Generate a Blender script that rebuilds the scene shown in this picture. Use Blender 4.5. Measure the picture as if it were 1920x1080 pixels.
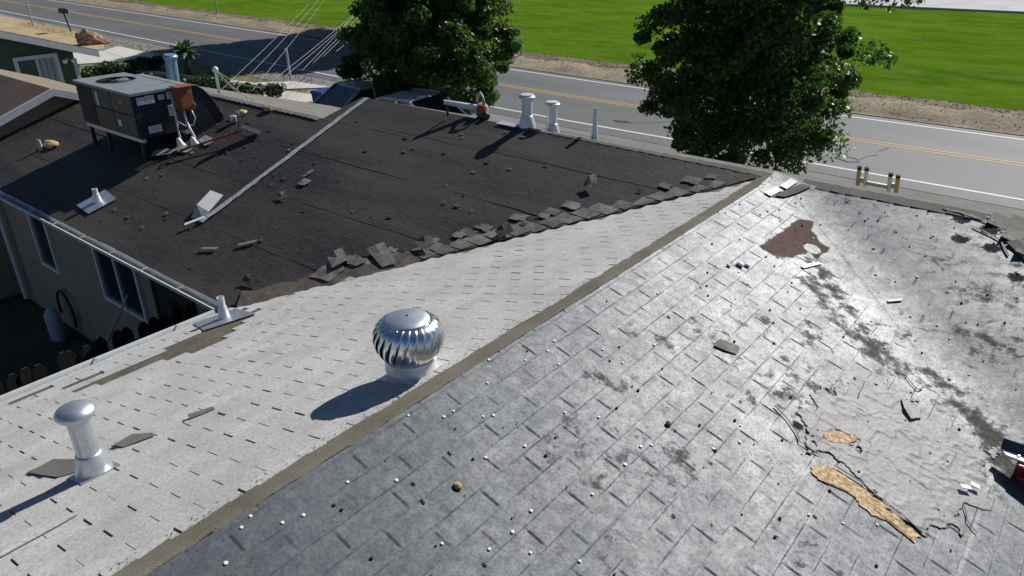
import bpy, bmesh, math, random
import numpy as np
from mathutils import Vector, Matrix, Quaternion
from mathutils import noise as mnoise

random.seed(7); rng = np.random.default_rng(7)
scn = bpy.context.scene
for o in list(bpy.data.objects): bpy.data.objects.remove(o)
COL = scn.collection
R = math.radians

# ------------------------------------------------------------------ camera, sky, sun, exposure
HZ = 3.70            # height of the two main ridges above the ground
T = 0.2967           # roof pitch (rise / run)
TH = math.atan(T)
WE = 3.9             # plan distance ridge -> eave
CAM = Vector((2.487, -7.267, HZ + 2.289))
yaw, pit, rol = R(-39.17), R(26.12), R(-0.545)
fw = Vector((math.sin(yaw)*math.cos(pit), math.cos(yaw)*math.cos(pit), -math.sin(pit)))
rt = Vector((math.cos(yaw), -math.sin(yaw), 0)); up = rt.cross(fw)
rt2 = rt*math.cos(rol) + up*math.sin(rol); up2 = up*math.cos(rol) - rt*math.sin(rol)
cd = bpy.data.cameras.new('camera'); cam = bpy.data.objects.new('camera', cd); COL.objects.link(cam)
cam.matrix_world = Matrix(((rt2.x, up2.x, -fw.x, CAM.x), (rt2.y, up2.y, -fw.y, CAM.y), (rt2.z, up2.z, -fw.z, CAM.z), (0, 0, 0, 1)))
cd.sensor_width = 36; cd.lens = 1387.0/1920*36; cd.clip_start = 0.05; cd.clip_end = 3000
scn.camera = cam

SUN_EL, SUN_AZ = R(38), R(6)     # azimuth from +Y towards +X
sdir = Vector((math.sin(SUN_AZ)*math.cos(SUN_EL), math.cos(SUN_AZ)*math.cos(SUN_EL), math.sin(SUN_EL)))
w = bpy.data.worlds.new('World'); scn.world = w; w.use_nodes = True
wn = w.node_tree; wn.nodes.clear()
sky = wn.nodes.new('ShaderNodeTexSky'); sky.sky_type = 'NISHITA'; sky.sun_disc = False
sky.sun_elevation = SUN_EL; sky.sun_rotation = SUN_AZ; sky.altitude = 50; sky.dust_density = 0.2; sky.ozone_density = 6.0
bg = wn.nodes.new('ShaderNodeBackground'); bg.inputs[1].default_value = 0.05
wo = wn.nodes.new('ShaderNodeOutputWorld')
wn.links.new(sky.outputs[0], bg.inputs[0]); wn.links.new(bg.outputs[0], wo.inputs[0])
sl = bpy.data.lights.new('sun', 'SUN'); sl.energy = 5.0; sl.angle = R(0.53); sl.color = (1.0, 0.975, 0.94)
so = bpy.data.objects.new('sun', sl); COL.objects.link(so); so.rotation_euler = sdir.to_track_quat('Z', 'Y').to_euler()
so.location = (0, 0, 40)
scn.view_settings.view_transform = 'Standard'; scn.view_settings.look = 'None'
scn.view_settings.exposure = 0.0; scn.view_settings.gamma = 1.0
scn.render.engine = 'CYCLES'

# ------------------------------------------------------------------ materials
MATS = {}
def nd(nt, t, **kw):
    n = nt.nodes.new(t)
    for k, v in kw.items(): setattr(n, k, v)
    return n
def mat(name, c1, c2=None, scale=4.0, rough=0.8, metal=0.0, bump=0.0, bscale=60.0, c3=None, scale2=40.0, amt2=0.5,
        spec=0.5, stretch=None, rnd=0.0, rough2=None, trans=None, lo=0.35, hi=0.65, bdist=0.01):
    """noise-mottled principled material in world space: c1<->c2 by a large noise, darkened / tinted to c3 by a fine one"""
    m = bpy.data.materials.new(name); m.use_nodes = True; nt = m.node_tree
    b = nt.nodes['Principled BSDF']; L = nt.links.new
    b.inputs['Roughness'].default_value = rough; b.inputs['Metallic'].default_value = metal
    b.inputs['Specular IOR Level'].default_value = spec
    col = None
    if c2 or c3 or bump:
        g = nd(nt, 'ShaderNodeNewGeometry'); vec = g.outputs['Position']
        if stretch:
            mp = nd(nt, 'ShaderNodeMapping'); mp.inputs['Scale'].default_value = stretch; L(vec, mp.inputs['Vector']); vec = mp.outputs[0]
    if c2:
        n = nd(nt, 'ShaderNodeTexNoise'); n.inputs['Scale'].default_value = scale; n.inputs['Detail'].default_value = 6; n.inputs['Roughness'].default_value = .62
        L(vec, n.inputs['Vector'])
        r = nd(nt, 'ShaderNodeValToRGB'); r.color_ramp.elements[0].position = lo; r.color_ramp.elements[1].position = hi
        r.color_ramp.elements[0].color = (*c1, 1); r.color_ramp.elements[1].color = (*c2, 1)
        L(n.outputs[0], r.inputs[0]); col = r.outputs[0]
        if rough2 is not None:
            mr = nd(nt, 'ShaderNodeMapRange'); mr.inputs[1].default_value = lo; mr.inputs[2].default_value = hi
            mr.inputs[3].default_value = rough; mr.inputs[4].default_value = rough2; L(n.outputs[0], mr.inputs[0]); L(mr.outputs[0], b.inputs['Roughness'])
    if c3:
        n2 = nd(nt, 'ShaderNodeTexNoise'); n2.inputs['Scale'].default_value = scale2; n2.inputs['Detail'].default_value = 4
        n2.inputs['Roughness'].default_value = .7
        L(vec, n2.inputs['Vector'])
        r2 = nd(nt, 'ShaderNodeMapRange'); r2.inputs[1].default_value = .42; r2.inputs[2].default_value = .66; r2.inputs[3].default_value = 0; r2.inputs[4].default_value = amt2
        L(n2.outputs[0], r2.inputs[0])
        mx = nd(nt, 'ShaderNodeMix', data_type='RGBA')
        L(r2.outputs[0], mx.inputs['Factor'])
        if col: L(col, mx.inputs[6])
        else: mx.inputs[6].default_value = (*c1, 1)
        mx.inputs[7].default_value = (*c3, 1); col = mx.outputs[2]
    if rnd:
        oi = nd(nt, 'ShaderNodeObjectInfo'); mr = nd(nt, 'ShaderNodeMapRange'); mr.inputs[3].default_value = 1-rnd; mr.inputs[4].default_value = 1+rnd
        L(oi.outputs['Random'], mr.inputs[0])
        hs = nd(nt, 'ShaderNodeHueSaturation'); L(mr.outputs[0], hs.inputs['Value'])
        if col: L(col, hs.inputs['Color'])
        else: hs.inputs['Color'].default_value = (*c1, 1)
        col = hs.outputs[0]
    if col: L(col, b.inputs['Base Color'])
    else: b.inputs['Base Color'].default_value = (*c1, 1)
    if bump:
        n3 = nd(nt, 'ShaderNodeTexNoise'); n3.inputs['Scale'].default_value = bscale; n3.inputs['Detail'].default_value = 5; L(vec, n3.inputs['Vector'])
        bp = nd(nt, 'ShaderNodeBump'); bp.inputs['Strength'].default_value = bump; bp.inputs['Distance'].default_value = bdist
        L(n3.outputs[0], bp.inputs['Height']); L(bp.outputs[0], b.inputs['Normal'])
    if trans:
        out = nt.nodes['Material Output']; t = nd(nt, 'ShaderNodeBsdfTranslucent'); t.inputs[0].default_value = (*trans, 1)
        ad = nd(nt, 'ShaderNodeAddShader'); L(b.outputs[0], ad.inputs[0]); L(t.outputs[0], ad.inputs[1]); L(ad.outputs[0], out.inputs[0])
    MATS[name] = m; return m

M_white_sh = mat('white_granule_shingle', (.46, .45, .425), (.60, .59, .565), 2.2, .92, c3=(.26, .25, .225), scale2=60, amt2=.62, bump=.5, bscale=240, rnd=.05, spec=.25, bdist=.004)
M_white_under = mat('shingle_underlap', (.075, .068, .058), (.13, .12, .10), 5, .95, bump=.3)
M_bare = mat('bare_starter_felt', (.105, .088, .062), (.17, .145, .10), 6, .95, c3=(.05, .042, .033), scale2=30, amt2=.7, bump=.5, bscale=80)
M_cap = mat('ridge_cap_granules', (.165, .145, .105), (.245, .222, .17), 2.2, .93, c3=(.08, .07, .052), scale2=120, amt2=.55, bump=.6, bscale=200, rnd=.04, spec=.2)
M_capgrey = mat('grey_cap_granules', (.20, .19, .165), (.28, .265, .235), 2.2, .93, c3=(.12, .11, .095), scale2=120, amt2=.5, bump=.6, bscale=200, rnd=.06, spec=.2)
M_greyshingle = mat('grey_shingle', (.17, .16, .14), (.25, .235, .205), 2.5, .93, c3=(.09, .085, .075), scale2=90, amt2=.5, bump=.5, bscale=150, rnd=.16, spec=.2)
M_felt = mat('black_roof_felt', (.011, .0115, .015), (.046, .038, .031), .75, .66, c3=(.080, .068, .055), scale2=22, amt2=.50, bump=.5, bscale=38, stretch=(.42, 1.6, 1.0), spec=.42, rnd=.10, lo=.40, hi=.60)
M_remnant = mat('torn_grey_shingle', (.15, .135, .11), (.32, .305, .27), 7, .93, c3=(.07, .062, .052), scale2=70, amt2=.6, bump=.5, bscale=150, rnd=.22, spec=.2)
M_crumb = mat('dark_shingle_crumb', (.035, .032, .028), (.10, .09, .075), 15, .93, rnd=.5)
M_valley = mat('valley_dirt', (.085, .065, .048), (.145, .12, .095), 5, .95, c3=(.045, .036, .028), scale2=30, amt2=.7, bump=.5, bscale=60)
M_galv = mat('galvanised_steel', (.56, .60, .64), (.70, .73, .76), 9, .42, .8, c3=(.42, .44, .45), scale2=60, amt2=.35)
M_bright = mat('bright_aluminium', (.80, .83, .86), (.88, .90, .92), 8, .20, 1.0, rough2=.28, c3=(.66, .67, .68), scale2=30, amt2=.4)
M_whitemetal = mat('white_painted_metal', (.66, .69, .72), (.76, .78, .80), 6, .35, .15, c3=(.5, .5, .48), scale2=45, amt2=.3)
M_strip = mat('weathered_flashing', (.42, .45, .46), (.58, .61, .62), 8, .5, .35, c3=(.20, .19, .17), scale2=22, amt2=.55, bump=.2, bscale=40)
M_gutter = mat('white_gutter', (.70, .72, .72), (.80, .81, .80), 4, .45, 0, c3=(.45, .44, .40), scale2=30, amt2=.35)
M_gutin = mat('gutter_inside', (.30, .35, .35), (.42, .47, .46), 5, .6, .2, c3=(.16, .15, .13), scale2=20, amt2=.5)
M_stucco = mat('tan_stucco', (.30, .235, .18), (.37, .29, .225), 2, .95, bump=.6, bscale=70)
M_frame = mat('white_frame', (.72, .74, .75), rough=.5)
M_glass = mat('dark_window_glass', (.02, .024, .028), rough=.06, spec=.8)
M_dark = mat('dark_opening', (.016, .015, .014), rough=.8)
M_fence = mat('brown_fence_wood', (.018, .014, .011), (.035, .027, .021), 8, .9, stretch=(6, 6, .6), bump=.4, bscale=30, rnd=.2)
M_soil = mat('yard_soil', (.045, .05, .03), (.09, .08, .055), 1.2, .97, c3=(.03, .045, .018), scale2=9, amt2=.7, bump=.8, bscale=14, bdist=.05)
M_osb = mat('bare_osb', (.34, .20, .08), (.76, .60, .38), 42, .85, c3=(.62, .42, .20), scale2=90, amt2=.6, bump=.5, bscale=70, lo=.42, hi=.58)
M_patch = mat('torn_pinkish_felt', (.27, .252, .250), (.37, .350, .348), 7.0, .60, c3=(.15, .137, .135), scale2=45, amt2=.65, bump=.45, bscale=35)
M_black = mat('black_tar', (.012, .012, .013), (.03, .03, .03), 20, .6, bump=.4)
M_asphalt = mat('asphalt', (.085, .085, .085), (.13, .13, .128), .35, .74, c3=(.085, .086, .088), scale2=30, amt2=.3, stretch=(.35, 1.3, 1), bump=.15, bscale=60, spec=.7)
M_shoulder = mat('dusty_shoulder', (.19, .19, .175), (.26, .26, .24), .7, .95, c3=(.14, .13, .105), scale2=9, amt2=.45, bump=.5, bscale=25)
M_linew = mat('white_road_paint', (.74, .74, .72), (.62, .62, .60), 4, .7, c3=(.34, .34, .33), scale2=20, amt2=.3)
M_liney = mat('yellow_road_paint', (.58, .34, .08), (.50, .30, .09), 4, .7, c3=(.28, .22, .13), scale2=20, amt2=.35)
M_dry = mat('dry_golden_grass', (.42, .31, .16), (.55, .42, .24), .5, .97, c3=(.22, .17, .08), scale2=4, amt2=.5, bump=.8, bscale=9, bdist=.05)
M_dirt = mat('brown_verge_dirt', (.13, .095, .065), (.24, .185, .13), 1.2, .97, c3=(.06, .045, .03), scale2=3.2, amt2=.55, bump=.7, bscale=5, bdist=.05)
M_straw = mat('straw_verge', (.30, .25, .16), (.40, .33, .22), .9, .97, c3=(.17, .13, .08), scale2=5, amt2=.5, bump=.6, bscale=6, bdist=.05)
M_grass = mat('field_grass', (.058, .135, .008), (.105, .215, .011), .22, .95, c3=(.17, .22, .035), scale2=.8, amt2=.6, stretch=(.6, 1.3, 1), bump=.9, bscale=13, bdist=.08, spec=.0)
M_lot = mat('pale_lot_asphalt', (.42, .42, .42), (.50, .50, .49), .3, .9)
M_concrete = mat('pale_concrete', (.56, .53, .47), (.64, .61, .55), .8, .92, c3=(.42, .40, .35), scale2=6, amt2=.35, bump=.2)
M_lawn = mat('yard_lawn', (.10, .115, .03), (.21, .19, .075), .7, .96, c3=(.05, .07, .018), scale2=4, amt2=.6, bump=.9, bscale=9, bdist=.06)
M_leaf = mat('dark_green_leaf', (.016, .034, .008), (.040, .066, .014), 1.2, .5, rnd=0, spec=.4, trans=(.030, .078, .008))
M_bark = mat('bark', (.07, .055, .042), (.13, .105, .08), 8, .95, bump=.8, bscale=25, stretch=(4, 4, .8))
M_acnavy = mat('ac_navy_shade_panel', (.012, .014, .024), (.018, .020, .032), 3, .42, .1, spec=.5)  # navy of the shaded faces put into the base colour
M_acgreen = mat('ac_green_reflection_panel', (.018, .022, .020), (.028, .033, .028), 3, .38, .1)  # green reflection of the yard painted into the long side's colour
M_actop = mat('ac_sky_tinted_top', (.22, .25, .265), (.29, .32, .335), 5, .5, .2, c3=(.28, .28, .27), scale2=20, amt2=.3)  # bluish sky reflection mixed into the grey of the top
M_sticker = mat('white_sticker', (.66, .69, .72), rough=.6)
M_stickred = mat('red_print', (.55, .16, .13), rough=.6)
M_rust = mat('rust_brown_box', (.26, .085, .032), (.33, .12, .05), 10, .6, c3=(.15, .05, .02), scale2=30, amt2=.4)
M_red = mat('red_plastic', (.30, .03, .015), (.38, .05, .02), 12, .35, spec=.5)
M_redwood = mat('red_shovel_handle', (.30, .035, .03), (.38, .06, .045), 12, .5)
M_greyplastic = mat('grey_green_plastic', (.26, .31, .28), rough=.5)
M_blacksteel = mat('black_steel', (.03, .03, .032), (.05, .048, .046), 12, .5, .6)
M_foam = mat('ochre_foam', (.48, .33, .13), (.62, .45, .22), 25, .9, c3=(.33, .21, .08), scale2=50, amt2=.5, bump=.6, bscale=60)
M_ladder = mat('ladder_aluminium', (.62, .64, .66), (.72, .74, .75), 12, .35, .85)
M_yellow = mat('yellow_ladder_rail', (.48, .36, .08), (.56, .43, .12), 12, .5)
M_greenwall = mat('green_siding', (.075, .115, .075), (.095, .14, .09), 3, .85, stretch=(1, 9, .2))
M_trim = mat('pale_grey_trim', (.60, .64, .66), (.70, .73, .75), 5, .6)
M_brownroof = mat('dark_brown_roof', (.045, .036, .032), (.085, .06, .05), 1.2, .85, c3=(.13, .05, .035), scale2=1.0, amt2=.5, bump=.4)
M_sunlitroof = mat('sunlit_tan_roof', (.22, .18, .125), (.29, .24, .17), 3, .93, c3=(.15, .12, .085), scale2=60, amt2=.5, bump=.4)  # paler copy for the far slope, its sunlit tone put into the colour
M_rock = mat('reddish_boulder', (.32, .19, .125), (.46, .30, .215), 2.2, .92, c3=(.16, .09, .06), scale2=5, amt2=.7, bump=.8, bscale=9, bdist=.06)
M_post = mat('grey_steel_post', (.40, .43, .45), rough=.5, metal=.4)
M_wire = mat('pale_cable', (.36, .35, .33), rough=.6)
M_blue = mat('blue_bin_lid', (.02, .055, .28), rough=.45)
M_binbody = mat('dark_bin_body', (.035, .038, .045), rough=.6)
M_teal = mat('pale_teal_car_paint', (.30, .50, .50), rough=.25, metal=.3)
M_carwhite = mat('white_car_paint', (.80, .81, .82), rough=.2)
M_rubber = mat('tyre_rubber', (.02, .02, .02), rough=.8)
M_palm = mat('palm_frond', (.035, .06, .022), (.06, .085, .03), 3, .6, trans=(.02, .05, .01))
M_hedge = mat('hedge_leaf', (.022, .040, .012), (.040, .062, .018), 3, .6, trans=(.012, .03, .006))
M_white = mat('white_paint', (.80, .81, .80), rough=.55)
M_navy = mat('navy_board_face', (.03, .04, .07), rough=.6)
M_darkred = mat('dark_red_metal', (.22, .012, .018), (.28, .02, .025), 9, .4)
M_bag = mat('pale_blue_plastic', (.30, .33, .42), (.42, .44, .50), 9, .5)
M_cap_nail = mat('white_button_cap', (.80, .80, .78), rough=.5)

def attr_membrane():
    """silver coated underlayment: colour from the membrane itself plus real dirt stains / tar kept in vertex attributes"""
    m = bpy.data.materials.new('silver_underlayment'); m.use_nodes = True; nt = m.node_tree; L = nt.links.new
    b = nt.nodes['Principled BSDF']
    g = nd(nt, 'ShaderNodeNewGeometry')
    def noise(s, d=6, r=.6):
        n = nd(nt, 'ShaderNodeTexNoise'); n.inputs['Scale'].default_value = s; n.inputs['Detail'].default_value = d; n.inputs['Roughness'].default_value = r
        L(g.outputs['Position'], n.inputs['Vector']); return n.outputs[0]
    def rmp(src, a, bb, c, d):
        r = nd(nt, 'ShaderNodeMapRange'); r.inputs[1].default_value = a; r.inputs[2].default_value = bb; r.inputs[3].default_value = c; r.inputs[4].default_value = d
        L(src, r.inputs[0]); return r.outputs[0]
    def math_(op, a, bb):
        n = nd(nt, 'ShaderNodeMath', operation=op)
        for i, v in enumerate((a, bb)):
            if i >= len(n.inputs): continue
            if isinstance(v, (int, float)): n.inputs[i].default_value = v
            else: L(v, n.inputs[i])
        return n.outputs[0]
    def mix(f, a, bb):
        n = nd(nt, 'ShaderNodeMix', data_type='RGBA')
        if isinstance(f, float): n.inputs['Factor'].default_value = f
        else: L(f, n.inputs['Factor'])
        for i, v in ((6, a), (7, bb)):
            if isinstance(v, tuple): n.inputs[i].default_value = (*v, 1)
            else: L(v, n.inputs[i])
        return n.outputs[2]
    def attr(nm):
        n = nd(nt, 'ShaderNodeAttribute', attribute_name=nm); return n.outputs['Fac']
    base = mix(rmp(noise(1.1), .32, .68, 0, 1), (.030, .042, .057), (.052, .066, .083))
    base = mix(rmp(noise(7, 5, .7), .45, .66, 0, .50), base, (.038, .041, .044))
    speck = rmp(noise(48, 4, .8), .57, .66, 0, .75)
    base = mix(speck, base, (.03, .029, .028))
    nz = noise(9, 6, .7)
    d = attr('dirt'); dd = rmp(math_('ADD', d, math_('MULTIPLY', math_('SUBTRACT', nz, .5), 2.0)), .38, .85, 0, 1)
    dd = math_('MULTIPLY', dd, rmp(d, .02, .12, 0, 1))
    base = mix(math_('MULTIPLY', dd, .80), base, mix(rmp(noise(30, 4, .7), .4, .62, 0, 1), (.145, .118, .09), (.085, .068, .052)))
    br = attr('brown'); bb = rmp(math_('ADD', br, math_('MULTIPLY', math_('SUBTRACT', nz, .5), 1.3)), .36, .64, 0, 1)
    base = mix(math_('MULTIPLY', bb, .95), base, mix(rmp(noise(22, 4, .7), .4, .65, 0, 1), (.155, .098, .075), (.10, .064, .048)))
    tr = attr('tar'); tt = rmp(math_('ADD', tr, math_('MULTIPLY', math_('SUBTRACT', noise(26, 5, .8), .5), 1.1)), .50, .66, 0, 1)
    tt = math_('MULTIPLY', tt, rmp(tr, .03, .15, 0, 1))
    base = mix(math_('MULTIPLY', tt, .9), base, (.022, .022, .026))
    # joints of the old shingle courses pressed through the coating (real pattern: .136 m courses, .333 m tabs, staggered)
    sp = nd(nt, 'ShaderNodeSeparateXYZ'); L(g.outputs['Position'], sp.inputs[0])
    wob = math_('MULTIPLY', math_('SUBTRACT', noise(5, 3, .5), .5), .030)
    cc = math_('ADD', math_('MULTIPLY', math_('SUBTRACT', sp.outputs[0], .187), 1/.136), math_('MULTIPLY', wob, 3.0)); ci = math_('FLOOR', cc, 0); cf = math_('SUBTRACT', cc, ci)
    par = math_('MODULO', math_('ADD', ci, 100), 2)
    vv = math_('ADD', math_('ADD', math_('MULTIPLY', sp.outputs[1], 1/.333), math_('MULTIPLY', par, .5)), math_('ADD', wob, 100.135)); vi = math_('ROUND', vv, 0); vd = math_('ABSOLUTE', math_('SUBTRACT', vv, vi), 0)
    cb = nd(nt, 'ShaderNodeCombineXYZ'); L(ci, cb.inputs[0]); L(vi, cb.inputs[1]); wnz = nd(nt, 'ShaderNodeTexWhiteNoise'); L(cb.outputs[0], wnz.inputs['Vector']); rv = wnz.outputs['Value']
    slot = math_('MULTIPLY', rmp(vd, .012, .034, 1, 0), math_('MULTIPLY', rmp(cf, .12, .22, 0, 1), rmp(cf, .80, .92, 1, 0)))
    slot = math_('MULTIPLY', slot, rmp(rv, .15, .8, .10, .85))
    cl = math_('MINIMUM', cf, math_('SUBTRACT', 1, cf)); lin = math_('MULTIPLY', rmp(cl, .012, .036, 1, 0), rmp(noise(3.2, 4, .7), .42, .62, .03, .50))
    vm = nd(nt, 'ShaderNodeMath', operation='FRACT'); L(math_('ADD', vv, .5), vm.inputs[0])
    tj = math_('MULTIPLY', rmp(vd, .006, .016, 1, 0), rmp(rv, .3, 1, .0, .5))
    joints = math_('MULTIPLY', math_('MAXIMUM', slot, math_('MAXIMUM', lin, tj)), attr('wingw'))
    joints = math_('MULTIPLY', joints, rmp(noise(28, 4, .7), .38, .56, .45, 1))
    ln = math_('MAXIMUM', attr('seam'), joints); base = mix(math_('MULTIPLY', ln, .85), base, (.05, .048, .048))
    L(base, b.inputs['Base Color'])
    dirty = math_('MAXIMUM', math_('MAXIMUM', dd, bb), math_('MAXIMUM', tt, ln))
    ro = rmp(noise(2.3, 5, .65), .3, .7, .56, .65)
    ro = math_('ADD', ro, math_('MULTIPLY', dirty, .40))
    L(ro, b.inputs['Roughness'])
    me = rmp(dirty, 0, .7, .0, .0); L(me, b.inputs['Metallic'])
    b.inputs['Specular IOR Level'].default_value = .75
    b.inputs['Coat IOR'].default_value = 1.75; gr = math_('MULTIPLY', rmp(noise(13, 6, .75), .36, .62, 1, .55), rmp(noise(60, 4, .8), .45, .66, 1, .45)); L(math_('MULTIPLY', rmp(dirty, 0, .6, 1, .0), gr), b.inputs['Coat Weight']); L(math_('MULTIPLY', rmp(dirty, 0, .7, .75, .35), gr), b.inputs['Specular IOR Level']); L(ro, b.inputs['Coat Roughness'])
    bp = nd(nt, 'ShaderNodeBump'); bp.inputs['Strength'].default_value = .22; bp.inputs['Distance'].default_value = .004
    h = math_('ADD', math_('MULTIPLY', noise(16, 5, .6), 1.0), math_('MULTIPLY', noise(120, 3, .6), .5))
    L(h, bp.inputs['Height']); L(bp.outputs[0], b.inputs['Normal'])
    return m
M_silver = attr_membrane()

# ------------------------------------------------------------------ mesh helpers
def origin(p):
    v = Vector((0, 0, 0))
    while p is not None: v += p.location; p = p.parent
    return v
def link(o, parent=None):
    COL.objects.link(o)
    if parent is not None: o.parent = parent
    return o
class MB:
    def __init__(s): s.v = []; s.f = []
    def add(s, vs, fs):
        k = len(s.v); s.v += [tuple(v) for v in vs]; s.f += [tuple(i+k for i in f) for f in fs]; return s
    def box(s, c, d, rot=None, taper=1.0):
        hx, hy, hz = d[0]/2, d[1]/2, d[2]/2
        vs = []
        for z in (-1, 1):
            t = taper if z > 0 else 1
            for x, y in ((-1, -1), (1, -1), (1, 1), (-1, 1)): vs.append(Vector((x*hx*t, y*hy*t, z*hz)))
        if rot is not None: vs = [rot @ v for v in vs]
        c = Vector(c)
        return s.add([v+c for v in vs], [(3, 2, 1, 0), (4, 5, 6, 7), (0, 1, 5, 4), (1, 2, 6, 5), (2, 3, 7, 6), (3, 0, 4, 7)])
    def tube(s, pts, rad, n=10, caps=True):
        pts = [Vector(p) for p in pts]
        if not hasattr(rad, '__len__'): rad = [rad]*len(pts)
        k0 = len(s.v); ref = None
        for i, p in enumerate(pts):
            d = (pts[min(i+1, len(pts)-1)]-pts[max(i-1, 0)]).normalized()
            if ref is None: ref = Vector((1, 0, 0)) if abs(d.x) < .8 else Vector((0, 1, 0))
            a = (ref-d*ref.dot(d)).normalized(); b = d.cross(a); ref = a
            for j in range(n):
                t = 2*math.pi*j/n; s.v.append(tuple(p+(a*math.cos(t)+b*math.sin(t))*rad[i]))
        for i in range(len(pts)-1):
            for j in range(n):
                a0 = k0+i*n+j; a1 = k0+i*n+(j+1) % n; s.f.append((a0, a1, a1+n, a0+n))
        if caps:
            s.f.append(tuple(k0+j for j in reversed(range(n)))); e = k0+(len(pts)-1)*n; s.f.append(tuple(e+j for j in range(n)))
        return s
    def lathe(s, prof, c, n=32, axis=None, cap=True):
        c = Vector(c); k0 = len(s.v); q = axis.to_track_quat('Z', 'Y') if axis is not None else None
        for r, z in prof:
            for j in range(n):
                t = 2*math.pi*j/n; v = Vector((r*math.cos(t), r*math.sin(t), z))
                if q: v = q @ v
                s.v.append(tuple(v+c))
        for i in range(len(prof)-1):
            for j in range(n):
                a0 = k0+i*n+j; a1 = k0+i*n+(j+1) % n; s.f.append((a0, a1, a1+n, a0+n))
        if cap:
            s.f.append(tuple(k0+j for j in reversed(range(n)))); e = k0+(len(prof)-1)*n; s.f.append(tuple(e+j for j in range(n)))
        return s
    def slab(s, pts, nrm, th):
        """polygon (list of 3-D points, counter-clockwise from above) extruded down by th along nrm"""
        n = len(pts); nrm = Vector(nrm); pts = [Vector(p) for p in pts]
        return s.add(pts+[p-nrm*th for p in pts], [tuple(range(n)), tuple(reversed(range(n, 2*n)))]+[(i, i+n, (i+1) % n+n, (i+1) % n) for i in range(n)])
    def build(s, name, m, parent=None, smooth=False, bevel=0):
        me = bpy.data.meshes.new(name); o0 = origin(parent)
        me.from_pydata([tuple(Vector(v)-o0) for v in s.v], [], s.f); me.update()
        me.materials.append(m)
        if smooth: me.polygons.foreach_set('use_smooth', [True]*len(me.polygons))
        o = link(bpy.data.objects.new(name, me), parent)
        if smooth == 'auto': me.set_sharp_from_angle(angle=R(40))
        if bevel:
            bv = o.modifiers.new('bevel', 'BEVEL'); bv.width = bevel; bv.segments = 2; bv.limit_method = 'ANGLE'
        return o
def npmesh(name, V, F, m, parent=None, smooth=False, attrs=None):
    V = np.asarray(V, np.float32); F = np.asarray(F, np.int32); k = F.shape[1]
    me = bpy.data.meshes.new(name); me.vertices.add(len(V)); me.vertices.foreach_set('co', V.ravel())
    me.loops.add(F.size); me.loops.foreach_set('vertex_index', F.ravel())
    me.polygons.add(len(F)); me.polygons.foreach_set('loop_start', np.arange(0, F.size, k, dtype=np.int32))
    me.update(calc_edges=True); me.validate()
    if smooth: me.polygons.foreach_set('use_smooth', np.ones(len(me.polygons), bool))
    for an, av in (attrs or {}).items():
        a = me.attributes.new(an, 'FLOAT', 'POINT'); a.data.foreach_set('value', np.asarray(av, np.float32))
    me.materials.append(m)
    return link(bpy.data.objects.new(name, me), parent)
def thing(name, label, cat, loc=(0, 0, 0), group=None):
    o = bpy.data.objects.new(name, None); COL.objects.link(o); o.location = loc; o.empty_display_size = .1
    return tag(o, label, cat, group)
def tag(o, label, cat, group=None):
    o['label'] = label; o['category'] = cat
    if group: o['group'] = group
    return o
def struct(o): o['kind'] = 'structure'; return o
def P(x, y, z): return Vector((x, y, z))
def zw(x): return HZ+T*x            # white slope (x<0)
def zs(x): return HZ-T*x            # silver slope (x>0)
def zd(y): return HZ+T*y            # black slope (y<0)
N_W = Vector((-math.sin(TH), 0, math.cos(TH))); N_S = Vector((math.sin(TH), 0, math.cos(TH)))
N_D = Vector((0, -math.sin(TH), math.cos(TH))); N_F = Vector((0, math.sin(TH), math.cos(TH)))
def pw(x, y, h=0): return P(x, y, zw(x))+N_W*h
def ps(x, y, h=0): return P(x, y, zs(x))+N_S*h
def pd(x, y, h=0): return P(x, y, zd(y))+N_D*h
def vnoise(X, Y, s, seed=0):
    out = np.empty(X.size); xs = X.ravel()*s; ys = Y.ravel()*s
    for i in range(X.size): out[i] = mnoise.noise((xs[i], ys[i], seed*7.31))
    return out.reshape(X.shape)
def fnoise(X, Y, s, seed=0):
    """cheap smooth value noise with numpy"""
    r = np.random.default_rng(seed).random((64, 64)); x = X*s; y = Y*s
    xi = np.floor(x).astype(int); yi = np.floor(y).astype(int); fx = x-xi; fy = y-yi
    fx = fx*fx*(3-2*fx); fy = fy*fy*(3-2*fy)
    a = r[xi % 64, yi % 64]; b = r[(xi+1) % 64, yi % 64]; c = r[xi % 64, (yi+1) % 64]; d = r[(xi+1) % 64, (yi+1) % 64]
    return a*(1-fx)*(1-fy)+b*fx*(1-fy)+c*(1-fx)*fy+d*fx*fy
def fbm(X, Y, s, seed=0, o=4):
    v = 0; a = .5
    for i in range(o): v = v+a*fnoise(X, Y, s*2**i, seed+i); a *= .5
    return v/.9375
def inpoly(X, Y, poly):
    ins = np.zeros(X.shape, bool); n = len(poly)
    for i in range(n):
        x1, y1 = poly[i]; x2, y2 = poly[(i+1) % n]
        c = ((y1 > Y) != (y2 > Y)) & (X < (x2-x1)*(Y-y1)/((y2-y1) if y2 != y1 else 1e-9)+x1); ins ^= c
    return ins
def polydist(X, Y, poly, closed=True):
    d = np.full(X.shape, 1e9); n = len(poly)
    for i in range(n if closed else n-1):
        a = np.array(poly[i]); b = np.array(poly[(i+1) % n]); ab = b-a
        t = np.clip(((X-a[0])*ab[0]+(Y-a[1])*ab[1])/(ab@ab+1e-12), 0, 1)
        d = np.minimum(d, np.hypot(X-a[0]-t*ab[0], Y-a[1]-t*ab[1]))
    return d
def gridfaces(nx, ny, mask=None):
    i, j = np.meshgrid(np.arange(nx-1), np.arange(ny-1), indexing='ij'); a = i*ny+j
    F = np.stack([a, a+ny, a+ny+1, a+1], -1).reshape(-1, 4)
    if mask is not None:
        F = F[mask.reshape(-1)[F].all(1)]
    return F
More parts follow.
